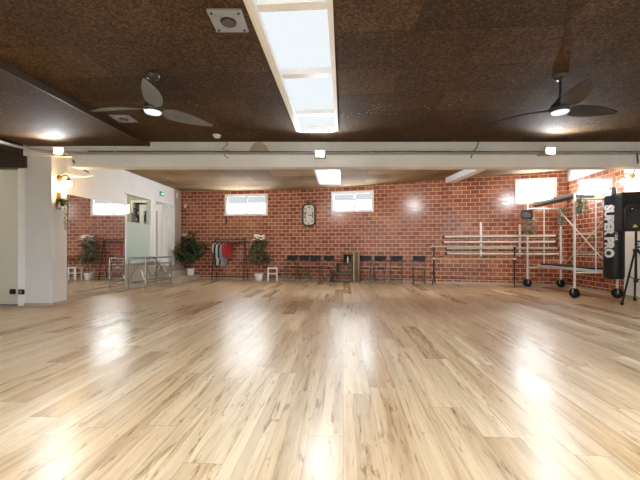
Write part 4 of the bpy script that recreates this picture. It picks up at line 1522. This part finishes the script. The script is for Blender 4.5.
a_sp = R(-14)
cx_, cz0, cz1 = -.085, at(0, 231, 6.55).z, at(0, 191.5, 6.5).z
t = thing('loudspeaker', 'black loudspeaker with yellow sticker on the tripod stand', 'loudspeaker', SP + Vector((cx_, -.02, cz0)), a_sp)
Hs = cz1 - cz0
cab = MB()
ol = [(-.235, .05), (-.215, .18), (.215, .18), (.235, .05), (.22, -.13), (-.22, -.13)]
A = [cab.bm.verts.new((x, y, 0)) for x, y in ol]
B = [cab.bm.verts.new((x * .93, y * .93 + .02, Hs)) for x, y in ol]
cab.bm.faces.new(A)
cab.bm.faces.new(B)
for k in range(6):
    cab.bm.faces.new((A[k], A[(k + 1) % 6], B[(k + 1) % 6], B[k]))
bmesh.ops.bevel(cab.bm, geom=list(cab.bm.edges), offset=.018, segments=3, affect='EDGES')
cab.build('cabinet', 'blackplastic', t)
pn = MB().prism([(-.2, .03), (.2, .03), (.2, .40), (.17, .47), (.1, .50), (-.1, .50), (-.17, .47), (-.2, .40)], -.20, -.1)
bmesh.ops.bevel(pn.bm, geom=list(pn.bm.edges), offset=.015, segments=2, affect='EDGES')
pn.build('rear_panel', 'charcoal', t)
arc = [(-.17 + .34 * k / 14, -.205, .32 + .10 * math.sin(PI * k / 14)) for k in range(15)]
MB().tube(arc, .015, 8).build('handle', 'blackplastic', t)
MB().bb(-.12, -.05, -.206, -.2005, .385, .41).build('badge', 'print', t, smooth=False)
MB().prism([(-.1, .06), (-.03, .06), (-.035, .09), (-.065, .12), (-.095, .09)], -.206, -.2005).build('sticker', 'yellow', t, smooth=False)
MB().tube([(-.19, 0, Hs - .03), (.19, 0, Hs - .03)], .004, 6).build('seam', 'charcoal', t)


# ------------------------------------------------------------------ sconces and the hanging planter
def sconce(loc, rz_, label, energy):
    t = thing('wall_sconce', label, 'wall lamp', loc, rz_, 'warm wall lamps')
    MB().lathe([(.06, 0), (.055, .02), (.02, .03)], (0, 0, 0), 20, Matrix.Rotation(R(90), 3, 'X')).build('wall_plate', 'copper', t)
    MB().tube([(0, -.02, 0), (0, -.09, .05), (0, -.15, .05), (0, -.18, .0)], .012, 8).build('arm', 'copper', t)
    MB().lathe([(.025, -.01), (.055, -.05), (.05, -.06), (.02, -.02)], (0, -.18, 0), 18).build('shade_cap', 'copper', t)
    MB().lathe([(.02, -.16), (.045, -.13), (.05, -.09), (.03, -.06), (.018, -.045)], (0, -.18, 0), 18).build('bulb', 'warmbulb', t)
    lamp('POINT', 'sconce_lamp', (0, -.25, -.12), energy, (1, .66, .32), .05, t)
    return t


sconce((-4.86, 6.52, at(64, 178, 6.5).z + .0), R(90), 'lit brass wall lamp on the side of the white pillar', 7)
# on the right white wall
u, z = WR.hit(633, 176)
sconce(WR.pt(u, z, .001), WR.rz, 'lit brass wall lamp on the white wall behind the loudspeaker', 9)
zz = at(0, 203, 6.5).z
t = thing('hanging_planter', 'small trailing plant in a wooden wall holder below the brass lamp', 'plant', (-4.859, 6.5, zz), R(90))
MB().bb(-.06, .06, -.13, 0, .05, .065, .003).bb(-.05, .05, -.012, 0, -.12, .2, .003).build('holder', 'copper', t)
MB().lathe([(.03, -.06), (.042, .05), (.046, .08), (.04, .08)], (0, -.08, 0), 16).build('pot', 'charcoal', t)
rng = random.Random(3)
f_ = MB()
for _ in range(46):
    a = rng.uniform(0, 2 * PI)
    f_.leaf((.04 * math.cos(a), -.08 + .04 * math.sin(a), .08 + rng.uniform(-.1, .03)), (math.cos(a), math.sin(a), rng.uniform(-.8, .5)), (0, 0, 1), .075, .035, .3)
f_.build('foliage', 'leaf', t, smooth=False)
f_ = MB()
for sx in (-.03, .0, .035):
    z = .05
    f_.tube([(sx, -.13, .06), (sx * 1.2, -.14, -.2), (sx * 1.1, -.13, -.48)], .003, 5)
    while z > -.46:
        z -= .035
        f_.leaf((sx * 1.2, -.14, z), (rng.uniform(-1, 1), rng.uniform(-.6, .4), -.6), (0, -1, .2), .045, .024, .2)
f_.build('trailing_vines', 'leaf3', t, smooth=False)

# bent wooden strip beside the pillar top
tag(MB().tube([at(63, 173, 6.55), at(72, 176, 6.7), at(84, 177, 6.85), at(93, 175.5, 6.95)], .02, 8).build('bent_strip', 'railwood'), 'thin pale strip bracket beside the pillar below the beam', 'strip')

# ------------------------------------------------------------------ world and view
w = bpy.data.worlds.new('world')
sc.world = w
w.use_nodes = True
w.node_tree.nodes['Background'].inputs[0].default_value = (.8, .9, 1, 1)
w.node_tree.nodes['Background'].inputs[1].default_value = 1.0
sc.view_settings.view_transform = 'Standard'
sc.view_settings.look = 'None'
sc.view_settings.exposure = 1.56
sc.view_settings.gamma = 1.0
sc.view_settings.use_curve_mapping = False
sc.cycles.use_denoising = True
sc.cycles.max_bounces = 10
sc.cycles.diffuse_bounces = 6
sc.cycles.glossy_bounces = 5
sc.cycles.sample_clamp_indirect = 6.0
